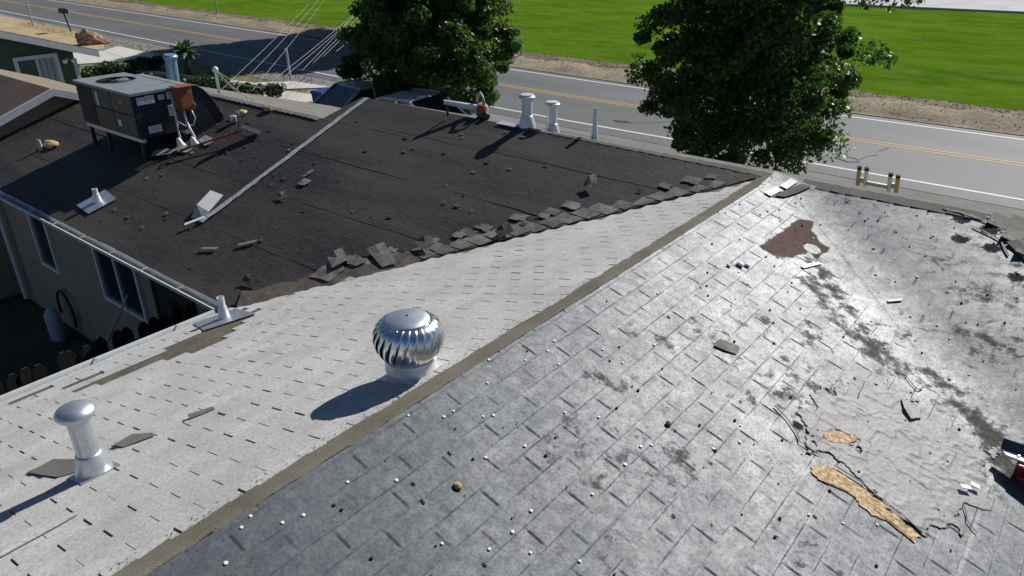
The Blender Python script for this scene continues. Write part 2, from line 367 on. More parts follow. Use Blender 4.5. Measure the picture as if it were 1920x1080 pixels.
def compact(V, F, attrs=None):
    u, inv = np.unique(F.ravel(), return_inverse=True)
    return V[u], inv.reshape(F.shape), ({k: a[u] for k, a in attrs.items()} if attrs else None)

# ================================================================== SETTING
def ribbon(name, xs, fa, fb, z, m, parent=None, ny=2):
    """sheet between the two curves y=fa(x), y=fb(x)"""
    xs = np.asarray(xs, float); A = fa(xs); B = fb(xs)
    t = np.linspace(0, 1, ny); X = np.repeat(xs[:, None], ny, 1); Y = A[:, None]*(1-t)+B[:, None]*t
    Zv = z(X, Y) if callable(z) else np.full(X.shape, z)
    V = np.stack([X, Y, Zv], -1).reshape(-1, 3)
    return npmesh(name, V, gridfaces(len(xs), ny), m, parent, smooth=True)
def ynear(x):
    x = np.asarray(x, float); d = np.maximum(0, -(x+9))
    return 13.38+np.where(d < 10, .0031*d*d, .31+.058*(d-10))
xs_road = np.concatenate([np.linspace(-260, -60, 30), np.linspace(-58, 20, 60), np.linspace(24, 160, 14)])
g = MB(); S = 1500
g.add([(-S, -S, 0), (S, -S, 0), (S, S, 0), (-S, S, 0)], [(0, 1, 2, 3)])
ground = struct(g.build('ground', M_shoulder))
road = struct(ribbon('road', xs_road, lambda x: ynear(x)-.75, lambda x: ynear(x)+6.9, .008, M_asphalt))
def paint(nm, off, wd, m): return struct(ribbon(nm, xs_road, lambda x: ynear(x)+off-wd/2, lambda x: ynear(x)+off+wd/2, .014, m))
paint('edge_line', 0, .13, M_linew); paint('edge_line', 6.28, .13, M_linew)
paint('centre_line', 3.16, .10, M_liney); paint('centre_line', 3.42, .10, M_liney)
# dirt verge with a low rough berm, then the sports field
def verge_z(X, Y):
    b = np.clip((Y-ynear(X)-6.9)/3.6, 0, 1)
    return .012+np.sin(b*math.pi)**.8*(.10+.32*fbm(X, Y, .7, 3))+.10*(fbm(X, Y, 2.2, 5)-.5)*np.sin(b*math.pi)
struct(ribbon('verge', np.linspace(-120, 30, 420), lambda x: ynear(x)+6.85, lambda x: ynear(x)+10.6, verge_z, M_dirt, ny=26))
struct(ribbon('verge', np.linspace(-120, 30, 420), lambda x: ynear(x)+6.80, lambda x: ynear(x)+8.25+.35*(fnoise(x, x*0, .5, 8)-.5)+.3*(fnoise(x, x*0, 1.9, 9)-.5), lambda X, Y: verge_z(X, Y)+.018, M_straw, ny=12))
def field_z(X, Y): return .016+.10*np.clip((Y-ynear(X)-10.2)/1.0, 0, 1)+.05*(fbm(X, Y, .12, 9)-.5)
struct(ribbon('grass_field', np.linspace(-320, 200, 180), lambda x: ynear(x)+10.25, lambda x: np.full_like(x, 260.), field_z, M_grass, ny=90))
lot = MB(); lot.add([(-26, 56.2, .19), (80, 65.4, .19), (80, 140, .19), (-26, 140, .19)], [(0, 1, 2, 3)])
lot = struct(lot.build('parking_lot', M_lot))
mk = MB()
for k in range(16):
    x = -23+k*2.9; y = 58.1+.087*(x+16)
    mk.add([(x, y+1.6, .196), (x+.12, y+1.6, .196), (x+1.62, y+6.2, .196), (x+1.5, y+6.2, .196)], [(0, 1, 2, 3)])
mk.add([(-25, 57.45, .196), (78, 66.4, .196), (78, 66.6, .196), (-25, 57.65, .196)], [(0, 1, 2, 3)])
struct(mk.build('stall_lines', M_linew))
kb = MB(); kb.slab([(-26, 56.0, .28), (80, 65.2, .28), (80, 65.4, .28), (-26, 56.2, .28)], (0, 0, 1), .28); struct(kb.build('lot_kerb', M_concrete))
# tar crack seals on the carriageway
def seal(pts, wd):
    m = MB()
    for i in range(len(pts)-1):
        a = Vector((*pts[i], 0)); b = Vector((*pts[i+1], 0)); d = (b-a).normalized(); n = Vector((-d.y, d.x, 0))*wd/2; a = a-d*wd*.3; b = b+d*wd*.3
        z = .0185+.0012*i; m.add([(a.x-n.x, a.y-n.y, z), (b.x-n.x, b.y-n.y, z), (b.x+n.x, b.y+n.y, z), (a.x+n.x, a.y+n.y, z)], [(0, 1, 2, 3)])
    o = m.build('crack_seal', M_black); o['kind'] = 'structure'; return o
seal([(-3.25, 14.32), (-3.1, 14.62), (-2.72, 14.55), (-2.62, 14.28), (-2.85, 14.12), (-3.25, 14.32)], .07)
seal([(-2.66, 14.5), (-2.62, 14.95), (-2.42, 15.3), (-2.5, 15.75), (-2.35, 16.3)], .035)
seal([(-10.6, 14.35), (-10.3, 14.5), (-10.0, 14.42), (-10.25, 14.25), (-10.6, 14.35)], .06)
seal([(-10.0, 14.42), (-9.3, 14.9), (-8.9, 15.6)], .03)
# left-hand yards
def sheet(name, pts, z, m, th=None):
    b = MB()
    if th: b.slab([(x, y, z) for x, y in pts], (0, 0, 1), th)
    else: b.add([(x, y, z) for x, y in pts], [tuple(range(len(pts)))])
    return struct(b.build(name, m))
sheet('dry_yard', [(-75, 3), (-42.6, 3), (-42.3, 11.8), (-46, 13.6), (-55, 14.7), (-75, 15.6)], .004, M_dry)
sheet('lawn', [(-41.3, 3), (-14, 3), (-20.5, 8.6), (-23.6, 11.6), (-36.6, 12.4), (-37.4, 8.4), (-41.3, 8.4)], .006, M_lawn)
for quad in ([(-41.9, 9.2), (-37.9, 8.2), (-36.6, 10.6), (-41.2, 11.2)], [(-41.15, 11.24), (-36.55, 10.64), (-36.2, 12.3), (-42.3, 12.6)]):
    sheet('driveway', quad, .05, M_concrete, .05)
for quad in ([(-23.3, 8.6), (-19.2, 8.6), (-20.3, 11.0), (-24.4, 10.6)], [(-19.2, 5), (-11.5, 5), (-11.5, 10.2), (-19.2, 10.2)], [(-26.4, 10.8), (-24.3, 10.66), (-22.9, 12.2), (-25.4, 12.1)]):
    sheet('driveway', quad, .05, M_concrete, .05)
sheet('footpath', [(-33.4, 9.2), (-24.6, 10.9), (-24.7, 11.2), (-33.6, 9.6)], .04, M_concrete, .04)
sheet('back_yard', [(-13.5, -14), (-3.55, -14), (-3.55, -3.5), (-13.5, -3.5)], .005, M_soil)

# ================================================================== THE HOUSE
house = thing('house', 'house with half stripped black, white and silver roof slopes in front', 'house')
# ---- walls
def wall(a, b, z0, z1, th=.16, nm='wall', m=M_stucco, parent=house):
    a = Vector((*a, 0)); b = Vector((*b, 0)); d = (b-a); L_ = d.length; ang = math.atan2(d.y, d.x); c = (a+b)/2
    return MB().box((c.x, c.y, (z0+z1)/2), (L_, th, z1-z0), Matrix.Rotation(ang, 3, 'Z')).build(nm, m, parent)
wall((-12.3, -3.42), (-3.42, -3.42), 0, 2.62)
wall((-3.42, -3.52), (-3.42, -9.2), 0, 2.62)
wall((-3.32, -9.2), (3.4, -9.2), 0, 2.62)
wall((3.42, -9.1), (3.42, -3.5), 0, 2.62)
wall((3.52, -3.42), (5.2, -3.42), 0, 2.62)
wall((5.2, -3.32), (5.2, 3.4), 0, 2.62)
wall((-6.25, 3.42), (5.1, 3.42), 0, 2.55)
wall((-12.3, 3.42), (-6.27, 3.42), 0, 2.1)
wall((-12.3, -3.3), (-12.3, 3.3), 0, 2.1)
YW = -3.50        # outer face of rear wall (normal -y)
def window(x0, x1, z0, z1, mull=None):
    f = .055
    w_ = MB()
    w_.box(((x0+x1)/2, YW-.02, z1-f/2), (x1-x0, .05, f)); w_.box(((x0+x1)/2, YW-.02, z0+f/2), (x1-x0, .05, f))
    w_.box((x0+f/2, YW-.02, (z0+z1)/2), (f, .05, z1-z0-2*f)); w_.box((x1-f/2, YW-.02, (z0+z1)/2), (f, .05, z1-z0-2*f))
    if mull: w_.box((mull, YW-.018, (z0+z1)/2), (.045, .044, z1-z0-2*f))
    wi = w_.build('window', M_frame, house)
    xs_ = [x0+f, x1-f] if not mull else [x0+f, mull-.022, mull+.022, x1-f]
    for k in range(0, len(xs_), 2):
        MB().box(((xs_[k]+xs_[k+1])/2, YW-.006, (z0+z1)/2), (xs_[k+1]-xs_[k]-.001, .008, z1-z0-2*f-.001)).build('pane', M_glass, wi)
window(-10.45, -9.78, 1.08, 2.02)
window(-8.2, -6.95, 1.15, 2.05, mull=-7.58)
dr = MB(); dr.box((-6.05, YW-.012, 1.05), (.92, .03, 2.1)); dr = dr.build('door', M_dark, house)
for x in (-6.53, -5.57): MB().box((x, YW-.02, 1.07), (.06, .05, 2.14)).build('door_jamb', M_dark, dr)
MB().box((-5.95, YW-.032, 1.35), (.42, .012, .9)).build('pane', M_glass, dr)
MB().tube([(-5.72, YW-.03, 1.0), (-5.72, YW-.07, 1.0)], .025, 10).build('handle', M_blacksteel, dr)
MB().tube([(-11.66, YW-.09, .1), (-11.66, YW-.09, 2.2), (-11.66, YW-.22, 2.4), (-11.66, YW-.30, 2.5)], .04, 8).build('downspout', M_gutter, house)

# ---- white shingle slope ------------------------------------------------------------
wb = MB(); wb.slab([pw(-.02, -9.6), pw(-.02, -.02), pw(-WE, -WE), pw(-WE, -9.6)], N_W, .03)
wslope = wb.build('white_shingle_slope', M_bare, house)
DX, DY = .119, .32
fall_w = Vector((-math.cos(TH), 0, -math.sin(TH)))
def tab_mesh(name, w_, l_, t0=.0022, t1=.0085, seed=0):
    """one shingle tab: y across, x down the slope, wedge thickening to the butt, slightly worn corners"""
    r = random.Random(seed); j = lambda a: (r.random()-.5)*2*a
    a, b = -w_/2, w_/2; e = .0045
    ys = [a, a+.012, j(.05), b-.012, b]; xe = [l_-.004+j(.002), l_+j(.002), l_+j(.0025), l_+j(.002), l_-.004+j(.002)]
    vs = [(-.012, a, t0), (-.012, b, t0)]+[(x-e-abs(j(.003)), y, t1) for x, y in zip(xe, ys)]+[(x, y, t1-.001) for x, y in zip(xe, ys)]+[(-.012, a, -.001), (-.012, b, -.001)]+[(x, y, -.001) for x, y in zip(xe, ys)]
    fs = [(0, 2, 3, 4, 5, 6, 1)]+[(2+k, 7+k, 8+k, 3+k) for k in range(4)]+[(7+k, 14+k, 15+k, 8+k) for k in range(4)]+[(0, 12, 14, 7, 2), (1, 6, 11, 18, 13)]
    me = bpy.data.meshes.new(name); me.from_pydata(vs, [], fs)
    bm = bmesh.new(); bm.from_mesh(me); bmesh.ops.recalc_face_normals(bm, faces=bm.faces); 
    if bm.faces[0].normal.z < 0 if hasattr(bm.faces, 'ensure_lookup_table') and (bm.faces.ensure_lookup_table() is None) else False: bmesh.ops.reverse_faces(bm, faces=bm.faces)
    bm.to_mesh(me); bm.free()
    return me
LS = DX/math.cos(TH)
tabs = [tab_mesh('shingle', .312+.003*k, LS, seed=k) for k in range(4)]
M_butt = mat('dark_butt_edge', (.33, .32, .30), (.50, .49, .47), 14, .95)  # slightly darker strip along each tab's butt, makes the course lines readable
def butt(me, m1, m2):
    me.materials.append(m1); me.materials.append(m2)
    for k in range(1, 9): me.polygons[k].material_index = 1
for t_ in tabs: butt(t_, M_white_sh, M_butt)
bare_poly = [(-3.72, -4.02), (-3.30, -4.05), (-3.05, -4.40), (-2.86, -4.70), (-2.98, -5.02), (-3.10, -5.32), (-3.20, -5.62), (-3.36, -5.40), (-3.24, -5.18), (-3.28, -4.85), (-3.46, -4.55), (-3.62, -4.35)]
spots = []
nc = int((WE-.12)/DX)
for c in range(nc+1):
    x0 = -.085-c*DX            # up-slope end of the exposed part
    if x0-DX < -WE-.02: break
    off = (c % 2)*DY/2-.0
    k = 0
    while True:
        y = -9.52+off+DY/2+k*DY-DY*.0
        k += 1
        if y > x0-DX*.5-.02: break
        xc = x0-DX/2
        if inpoly(np.array([xc]), np.array([y]), bare_poly)[0]: continue
        if x0 < -3.25 and -6.6 < y < -4.0 and random.random() < .05: continue
        cut = y+DY/2 > x0-DX
        spots.append((x0, y, c, cut))
Rw = Matrix((( -math.cos(TH), 0, -math.sin(TH)), (0, -1, 0), (-math.sin(TH), 0, math.cos(TH))))  # local x -> fall, local z -> normal
Rw = Matrix(((-math.cos(TH), 0, -math.sin(TH)), (0, 1, 0), (-math.sin(TH), 0, math.cos(TH))))
def tabxf(x0, y, yscale, jitter=True):
    m = Rw.to_4x4()
    if jitter: m = m @ Matrix.Rotation(random.gauss(0, .004), 4, 'Z') @ Matrix.Rotation(random.gauss(0, .006), 4, 'Y')
    m.translation = pw(x0, y, .0008); return m @ Matrix.Diagonal((1, yscale, 1, 1))
spots.sort(key=lambda s_: (pw(s_[0], s_[1])-CAM).length if s_[1] > -7.2 else 99)
sv, sf, si = [], [], []
for i, (x0, y, c, cut) in enumerate(spots):
    me = random.choice(tabs); ysc = random.choice((.962, .970, .976, .985, .996, 1.010))
    if cut:  # trimmed along the valley
        L_ = (x0-DX)-(y-DY/2)
        if L_ < .05: continue
        ysc = L_/DY; y = y-DY/2+L_/2
    mt = tabxf(x0, y, ysc)
    if i < 300:
        o = bpy.data.objects.new('shingle', me); link(o, wslope); o.matrix_local = mt
    else:
        k = len(sv); sv += [tuple(mt @ v.co) for v in me.vertices]; sf += [tuple(q+k for q in p.vertices) for p in me.polygons]; si += [p.material_index for p in me.polygons]
me = bpy.data.meshes.new('shingle_field'); me.from_pydata(sv, [], sf); me.materials.append(M_white_sh); me.materials.append(M_butt); me.polygons.foreach_set('material_index', si)
o = link(bpy.data.objects.new('shingle_field', me), wslope); o['kind'] = 'stuff'

# ---- black felt slope ---------------------------------------------------------------
db = MB(); db.slab([pd(-12.2, -WE, -.012), pd(-WE, -WE, -.012), pd(-.03, -.03, -.012), pd(-6.28, -.03, -.012), pd(-6.36, -.7, -.012), pd(-12.2, -.7, -.012)], N_D, .03)
dslope = db.build('black_felt_slope', M_felt, house)
edges_y = [-WE-.02, -3.12, -2.30, -1.46, -.62, 0.0]
for k in range(5):
    y0, y1 = edges_y[k], edges_y[k+1]+(.06 if k < 4 else 0)
    ny = 26; nx = 420; xa = -12.2
    tt = np.linspace(0, 1, nx); ys = np.linspace(y0, y1, ny); X = np.empty((nx, ny)); Y = np.empty((nx, ny))
    for j, y in enumerate(ys):
        xe = y-.04; yy = y
        xl = xa if y < -.705 else -6.28+(y/.7)*.09
        X[:, j] = xl+(xe-xl)*tt; Y[:, j] = y
    H = .002+.002*k+.006*(fbm(X, Y*3, .9, 20+k)-.5)+.004*(fnoise(X*.7, Y*9, 1.0, 40+k)-.5)
    H += np.clip((Y-(y0+.02))/-.02, 0, 1)*0
    H += .003*np.exp(-((Y-y0)/.03)**2)*fnoise(X, Y, 4, 60+k); Y = Y+np.exp(-((Y-y0)/.05)**2)*.035*(fbm(X, X*0, 1.6, 70+k)-.5)
    Zv = HZ+T*Y+H*math.cos(TH); Yv = Y-H*math.sin(TH)
    V = np.stack([X, Yv, Zv], -1).reshape(-1, 3)
    npmesh('felt_sheet', V, gridfaces(nx, ny), M_felt, dslope, smooth=True)
# weathered metal strip running down the slope
def flatstrip(pts, wd, fn, h, nm, m, parent, jit=0, th=.004):
    b = MB(); L_ = []
    for i, (x, y) in enumerate(pts):
        a = Vector(pts[max(i-1, 0)]); c = Vector(pts[min(i+1, len(pts)-1)]); d = (c-a).normalized(); n = Vector((-d.y, d.x))
        w1 = wd/2+random.uniform(-jit, jit); w2 = wd/2+random.uniform(-jit, jit); hh = h+random.uniform(0, jit*.2)
        L_.append((fn(x+n.x*w1, y+n.y*w1, hh), fn(x-n.x*w2, y-n.y*w2, hh)))
    vs = []; fs = []
    for l, r_ in L_: vs += [l, r_, l-P(0, 0, th), r_-P(0, 0, th)]
    for i in range(len(L_)-1):
        a = 4*i; fs += [(a, a+1, a+5, a+4), (a+1, a+3, a+7, a+5), (a+2, a, a+4, a+6), (a+3, a+2, a+6, a+7)]
    fs += [(0, 2, 3, 1), (4*len(L_)-4, 4*len(L_)-3, 4*len(L_)-1, 4*len(L_)-2)]
    return b.add(vs, fs).build(nm, m, parent)
fs_pts = [(-6.14+.41*t+random.uniform(-.006, .006), -.02-3.1*t) for t in np.linspace(0, 1, 34)]
flatstrip(fs_pts, .085, pd, .03, 'metal_flashing_strip', M_strip, dslope, jit=.006)
# valley flashing on both sides
flatstrip([(-k*.1-.1, -k*.1-.02) for k in range(38)], .10, lambda x, y, h: P(x, y, HZ+T*max(y, x)+h), .011, 'valley_flashing', M_valley, dslope, jit=.012)
flatstrip([(-2.6-k*.1, -2.52-k*.1) for k in range(14)], .26, lambda x, y, h: P(x, y, HZ+T*max(y, x-.05)+h), .0165, 'valley_dirt', M_valley, dslope, jit=.04)
# remaining cut shingles along the valley
def tabpoly(nm, pts, fn, h, m, parent=None, curl=0.0, th=.005):
    """irregular flat piece laid on a slope; pts in plan coordinates; curl lifts the last half"""
    n = len(pts); c = Vector((sum(p[0] for p in pts)/n, sum(p[1] for p in pts)/n)); b = MB()
    top = [fn(x, y, h+curl*max(0, (i/(n-1)-.35))) for i, (x, y) in enumerate(pts)]
    ce = fn(c.x, c.y, h+curl*.25)
    nr = (fn(c.x, c.y, 1)-fn(c.x, c.y, 0)).normalized()
    vs = top+[p-nr*th for p in top]+[ce, ce-nr*th]
    fs = [(i, (i+1) % n, 2*n) for i in range(n)]+[((i+1) % n+n, i+n, 2*n+1) for i in range(n)]+[(i, i+n, (i+1) % n+n, (i+1) % n) for i in range(n)]
    return b.add(vs, fs).build(nm, m, parent)
def jag(pts, j=.012, sub=2):
    out = []
    for i in range(len(pts)):
        a = pts[i]; b = pts[(i+1) % len(pts)]
        for s_ in range(sub):
            t = s_/sub; out.append((a[0]+(b[0]-a[0])*t+random.uniform(-j, j), a[1]+(b[1]-a[1])*t+random.uniform(-j, j)))
    return out
k = 0; s_ = .36
while s_ < 3.05:
    L_ = random.uniform(.12, .32)*(.55+.45*min(1, s_/1.2)); ex = .130; x = -s_-.055; y = -s_
    pts = [(x-L_, y-ex*.5), (x-.02, y-ex*.5), (x+ex*.45, y+ex*.40), (x-L_*random.uniform(.5, .95), y+ex*.55)]
    tabpoly('cut_shingle', jag(pts, .009, 3), pd, .017+.002*(k % 2), M_remnant, dslope, curl=random.choice((0, 0, .006)), th=.005)
    if random.random() < .75:
        x2 = x-L_-random.uniform(-.02, .08); y2 = y+random.uniform(.02, .12); q = random.uniform(.06, .10)
        tabpoly('cut_shingle', jag([(x2-q, y2-q*.6), (x2+q, y2-q*.55), (x2+q*.9, y2+q*.6), (x2-q*.9, y2+q*.55)], .012, 3), pd, .021+.002*(k % 3), M_remnant, dslope, curl=random.choice((0, 0, .008)), th=.005)
    s_ += random.uniform(.118, .14); k += 1

# ---- silver underlayment: one draped membrane over the wing slope, the valley and the rear slope
XE = 1.87            # ridge end where the hip starts
slots_seed = np.random.default_rng(3).random((80, 80)); line_seed = np.random.default_rng(4).random((80, 80))
stain = [(.50, -1.56), (.53, -.72), (.64, -.68), (.70, -.86), (.83, -.98), (.90, -.99), (.89, -1.26), (.80, -1.18), (.73, -1.44), (.63, -1.56)]
def silver_base(X, Y):
    a = HZ-T*X; b = HZ+T*Y; kk = .15
    q = np.clip(1-np.abs(a-b)/kk, 0, 1)
    return np.maximum(a, b)+kk*.25*q*q, a > b
def silver_sheet(x, y, hires):
    X, Y = np.meshgrid(x, y, indexing='ij')
    Z0, wing = silver_base(X, Y)
    dv = np.abs(X+Y)/1.414           # plan distance from the valley line
    # relief of the old shingles telegraphing through
    def tele(u, v, idx):
        c = (u-.187)/.136; ci = np.floor(c).astype(int); cf = c-ci
        vv = v/.333+.5*(ci % 2)+.135; vi = np.floor(vv).astype(int); vf = vv-vi
        step = -.0016*cf
        sw = np.minimum(vf, 1-vf)*.333
        s1 = slots_seed[ci % 80, (vi+(vf > .5)) % 80]
        groove = np.exp(-(sw/.0072)**2)*(cf > .10)*(cf < .90)*np.clip(cf*8-.8, 0, 1)
        l1 = line_seed[ci % 80, vi % 80]
        ln = np.exp(-((np.minimum(cf, 1-cf)*.136)/.0048)**2)*(l1 > .62)*np.clip((l1-.5)*2.2, 0, 1)
        return step*.4-.0006*groove*s1, groove*np.clip(s1*1.5-.30, 0, 1)*.95, ln*.95
    h1, g1, l1 = tele(X, Y, 0); h2, g2, l2 = tele(-Y, X, 1)
    H = np.where(wing, h1, h2*.25); G = np.where(wing, g1, g2*.5); LN = np.where(wing, l1, l2*.6)
    soft = np.clip((dv-.05)/.2, 0, 1); H = H*soft; G = G*soft; LN = LN*soft
    brk = fbm(X, Y, 6, 11); LN = LN*np.clip((brk-.42)*9, 0, 1); G = G*np.clip((fbm(X, Y, 9, 12)-.33)*6, 0, 1)
    H = H+.0035*(fbm(X, Y, 1.7, 13)-.5)+.0012*(fbm(X, Y, 7, 14)-.5)
    # roll edges: long laps parallel to the ridge
    for xl in (.335, 1.02, 1.72):
        e = np.where(wing, X-xl, 9); LN = np.maximum(LN, np.exp(-(e/.005)**2)*np.clip((fbm(X, Y, 3, 15)-.40)*8, 0, 1)*.6); H = H-.0015*(e > 0)*(e < .8)
    # stains with their own shape
    inside = inpoly(X, Y, stain); pdist = polydist(X, Y, stain)
    brown = np.where(inside, .5+np.clip(pdist/.06, 0, .5), .5-np.clip(pdist/.10, 0, .5))
    hole = np.hypot(X-.80, Y+1.12) < .075; brown = np.where(hole, .1, brown)
    vp = [(1.00, -1.62), (1.22, -1.92), (1.45, -2.02), (1.75, -2.15), (2.05, -2.10), (2.35, -2.35), (2.62, -2.62)]
    dpt = polydist(X, Y, vp, False); dirt = .56*np.exp(-(dpt/.20)**2)*(.55+.9*fbm(X, Y, 3.5, 19))
    dirt = np.maximum(dirt, .55*np.exp(-(polydist(X, Y, [(.9, -1.3), (1.1, -1.55), (1.3, -1.75)], False)/.12)**2))
    dirt = np.maximum(dirt, .60*np.exp(-(polydist(X, Y, [(2.2, -2.25), (2.6, -2.4), (2.9, -2.7)], False)/.16)**2))
    dirt = np.maximum(dirt, .46*np.exp(-(polydist(X, Y, [(.45, -4.05), (.62, -4.0)], False)/.12)**2))
    for (px, py, rr, aa) in ((1.25, -2.35, .22, .5), (1.62, -2.1, .25, .62), (2.25, -1.55, .35, .45), (2.05, -1.05, .25, .45), (1.75, -.75, .2, .4), (.95, -2.6, .2, .35), (1.15, -4.3, .3, .4), (.75, -4.6, .15, .4), (1.35, -3.2, .18, .42), (2.0, -4.2, .3, .3), (.62, -3.35, .14, .42)):
        dirt = np.maximum(dirt, aa*np.exp(-((X-px)**2+(Y-py)**2)/rr**2))
    dirt = np.maximum(dirt, .34*np.clip((fbm(X, Y, 1.3, 17)-.50)*5, 0, 1))
    tar = np.zeros_like(X)
    for (px, py, rr, aa) in ((1.72, -.13, .11, .9), (1.95, -.22, .10, .95), (1.78, -.42, .12, .75), (2.02, -.45, .10, .9), (.66, -.13, .08, .55), (.78, -.22, .09, .6), (2.25, -.75, .09, .8), (1.3, -.1, .05, .5), (2.3, -1.0, .08, .6), (1.52, -3.36, .05, .95), (2.45, -1.3, .12, .5)):
        tar = np.maximum(tar, aa*np.exp(-(np.hypot(X-px, (Y-py)*1.0)/rr)**2))
    tar = np.maximum(tar, .62*np.exp(-(polydist(X, Y, [(1.87, -.05), (2.3, -.48), (3.2, -1.4)], False)/.06)**2))
    mask = (X < XE-Y-.0) & ((X > .012) | (Y > -.4)) & (Y < -.012)
    mask &= (Y > -WE) | (X < WE)
    Zv = Z0+.012+H
    V = np.stack([X, Y, Zv], -1).reshape(-1, 3)
    F = gridfaces(len(x), len(y), mask)
    V, F, A = compact(V, F, dict(dirt=dirt.ravel(), tar=tar.ravel(), brown=brown.ravel(), seam=(np.maximum(G, LN)*~wing).ravel(), wingw=(wing*np.clip((dv-.06)/.10, 0, 1)).ravel()))
    return V, F, A
V, F, A = silver_sheet(np.arange(.012, 3.0, .010), np.arange(-6.95, 0, .010), True)
sslope = npmesh('silver_underlayment', V, F, M_silver, house, smooth=True, attrs=A)
V, F, A = silver_sheet(np.arange(2.98, 5.9, .05), np.arange(-9.6, 0, .05), False); npmesh('silver_underlayment', V, F, M_silver, house, smooth=True, attrs=A)
V, F, A = silver_sheet(np.arange(.012, 3.0, .05), np.arange(-9.6, -6.90, .05), False); npmesh('silver_underlayment', V, F, M_silver, house, smooth=True, attrs=A)
dk = MB(); dk.slab([ps(0, -9.6, -.03), ps(WE, -9.6, -.03), ps(WE, -WE, -.03), ps(0, 0, -.03)], N_S, .03); dk.build('roof_deck', M_osb, house)
dk = MB(); dk.slab([pd(.05, -.05, -.03), pd(WE, -WE, -.03), pd(XE+WE, -WE, -.03), pd(XE, -.05, -.03)], N_D, .03); dk.build('roof_deck', M_osb, house)
def zsil(x, y):
    z, _ = silver_base(np.array([float(x)]), np.array([float(y)])); return float(z[0])+.012
def psil(x, y, h=0): return P(x, y, zsil(x, y))+(N_S if -y > x else N_D)*h
# torn wrinkled felt patch
patch = [(1.52, -3.36), (1.50, -3.16), (1.53, -2.80), (1.62, -2.58), (1.73, -2.48), (1.93, -2.42), (2.04, -2.50), (2.15, -2.47), (2.28, -2.48), (2.45, -2.52), (2.52, -2.76), (2.53, -3.08), (2.45, -3.40), (2.29, -3.56), (2.08, -3.53), (1.81, -3.48), (1.68, -3.45), (1.59, -3.49)]
gx = np.arange(1.45, 2.6, .009); gy = np.arange(-3.65, -2.35, .009); X, Y = np.meshgrid(gx, gy, indexing='ij')
jx = X+.26*(fbm(X, Y, 8, 31)-.5); jy = Y+.26*(fbm(X, Y, 8, 33)-.5)
osb1 = [(1.66, -3.26), (1.69, -3.20), (1.75, -3.17), (1.80, -3.12), (1.83, -3.17), (1.76, -3.27), (1.72, -3.31), (1.67, -3.33)]
msk = inpoly(jx, jy, patch) & ~inpoly(jx, jy, osb1)
Zb = np.vectorize(zsil)(X, Y)
wr = 1-np.abs(2*fbm(X*1.0, Y*1.0, 5.5, 35, 3)-1); wr2 = 1-np.abs(2*fbm(X+Y, X-Y, 4.0, 37, 3)-1)
H = .0005+.006*np.clip((wr-.88)/.12, 0, 1)**1.6+.005*np.clip((wr2-.90)/.10, 0, 1)**1.6+.003*fbm(X, Y, 12, 38)
edge = polydist(X, Y, patch); H = H+.002*np.exp(-edge/.03)
V = np.stack([X, Y, Zb+H], -1).reshape(-1, 3); F = gridfaces(len(gx), len(gy), msk); V, F, _ = compact(V, F)
po = npmesh('torn_felt_patch', V, F, M_patch, sslope, smooth=True); so_ = po.modifiers.new('thick', 'SOLIDIFY'); so_.thickness = .0015
tabpoly('bare_board', jag(osb1, .008, 3), psil, .004, M_osb, sslope, th=.004)
osb2 = [(1.70, -3.62), (1.72, -3.55), (1.79, -3.52), (1.91, -3.515), (2.07, -3.54), (2.22, -3.575), (2.30, -3.59), (2.28, -3.66), (2.15, -3.635), (2.07, -3.67), (1.98, -3.66), (1.94, -3.62), (1.86, -3.635), (1.78, -3.67), (1.72, -3.67)]
tabpoly('bare_board', jag(osb2, .012, 4), psil, .004, M_osb, sslope, th=.004)
for pl, wd in (([(1.35, -3.33), (1.45, -3.37), (1.53, -3.42), (1.58, -3.50), (1.70, -3.49)], .016), ([(1.79, -3.50), (1.95, -3.495), (2.12, -3.52), (2.30, -3.565)], .012), ([(1.68, -2.55), (1.70, -2.75)], .010), ([(1.86, -2.20), (1.97, -2.29), (1.99, -2.24)], .012), ([(1.60, -3.38), (1.68, -3.33)], .010), ([(2.42, -3.10), (2.47, -3.25), (2.53, -3.30)], .012), ([(1.82, -.22), (2.06, -.34), (2.15, -.52)], .03), ([(1.55, -.05), (1.75, -.08), (1.92, -.13)], .05)):
    b = []
    for i in range(len(pl)-1):
        for t in (0, .33, .66): b.append((pl[i][0]+(pl[i+1][0]-pl[i][0])*t+random.uniform(-.006, .006), pl[i][1]+(pl[i+1][1]-pl[i][1])*t+random.uniform(-.006, .006)))
    b.append(pl[-1]); wd *= .55; flatstrip(b, wd, psil, .011, 'tar_tear', M_black, sslope, jit=wd*.35, th=.003)
tabpoly('loose_flap', [(1.91, -2.50), (2.02, -2.50), (2.06, -2.57), (2.01, -2.66), (1.95, -2.60)], psil, .014, M_patch, sslope, curl=.018)
# button-cap nails (white) and small dark nail heads
nail_xy = [(.08, -6.15), (.2, -4.12), (.17, -5.66), (.31, -5.48), (.18, -5.92), (.17, -6.01), (.05, -6.09), (.18, -6.29), (.67, -5.56), (.49, -5.04), (.06, -5.15), (.17, -5.01), (.18, -4.94), (.17, -4.3), (.3, -4.16), (.04, -4.48), (.16, -4.63), (.31, -4.84), (.33, -4.79), (.57, -4.45), (.7, -4.32), (.55, -3.81), (.99, -4.49), (.41, -3.81), (.97, -4.31), (1.0, -4.25), (.56, -4.82), (.98, -4.79), (.83, -5.11), (2.05, -3.66), (.96, -5.29), (1.14, -5.15), (.84, -5.42), (.17, -4.01), (.59, -3.48), (1.97, -3.87), (2.1, -3.72), (1.82, -3.97), (1.33, -3.8), (1.28, -3.67), (1.25, -3.98), (.84, -5.27), (1.9, -1.5), (2.0, -1.6), (1.5, -1.75), (.75, -.95), (.35, -1.6), (.55, -2.1), (1.62, -1.02), (2.2, -1.9), (1.66, -2.0), (.30, -2.95), (.33, -3.2)]
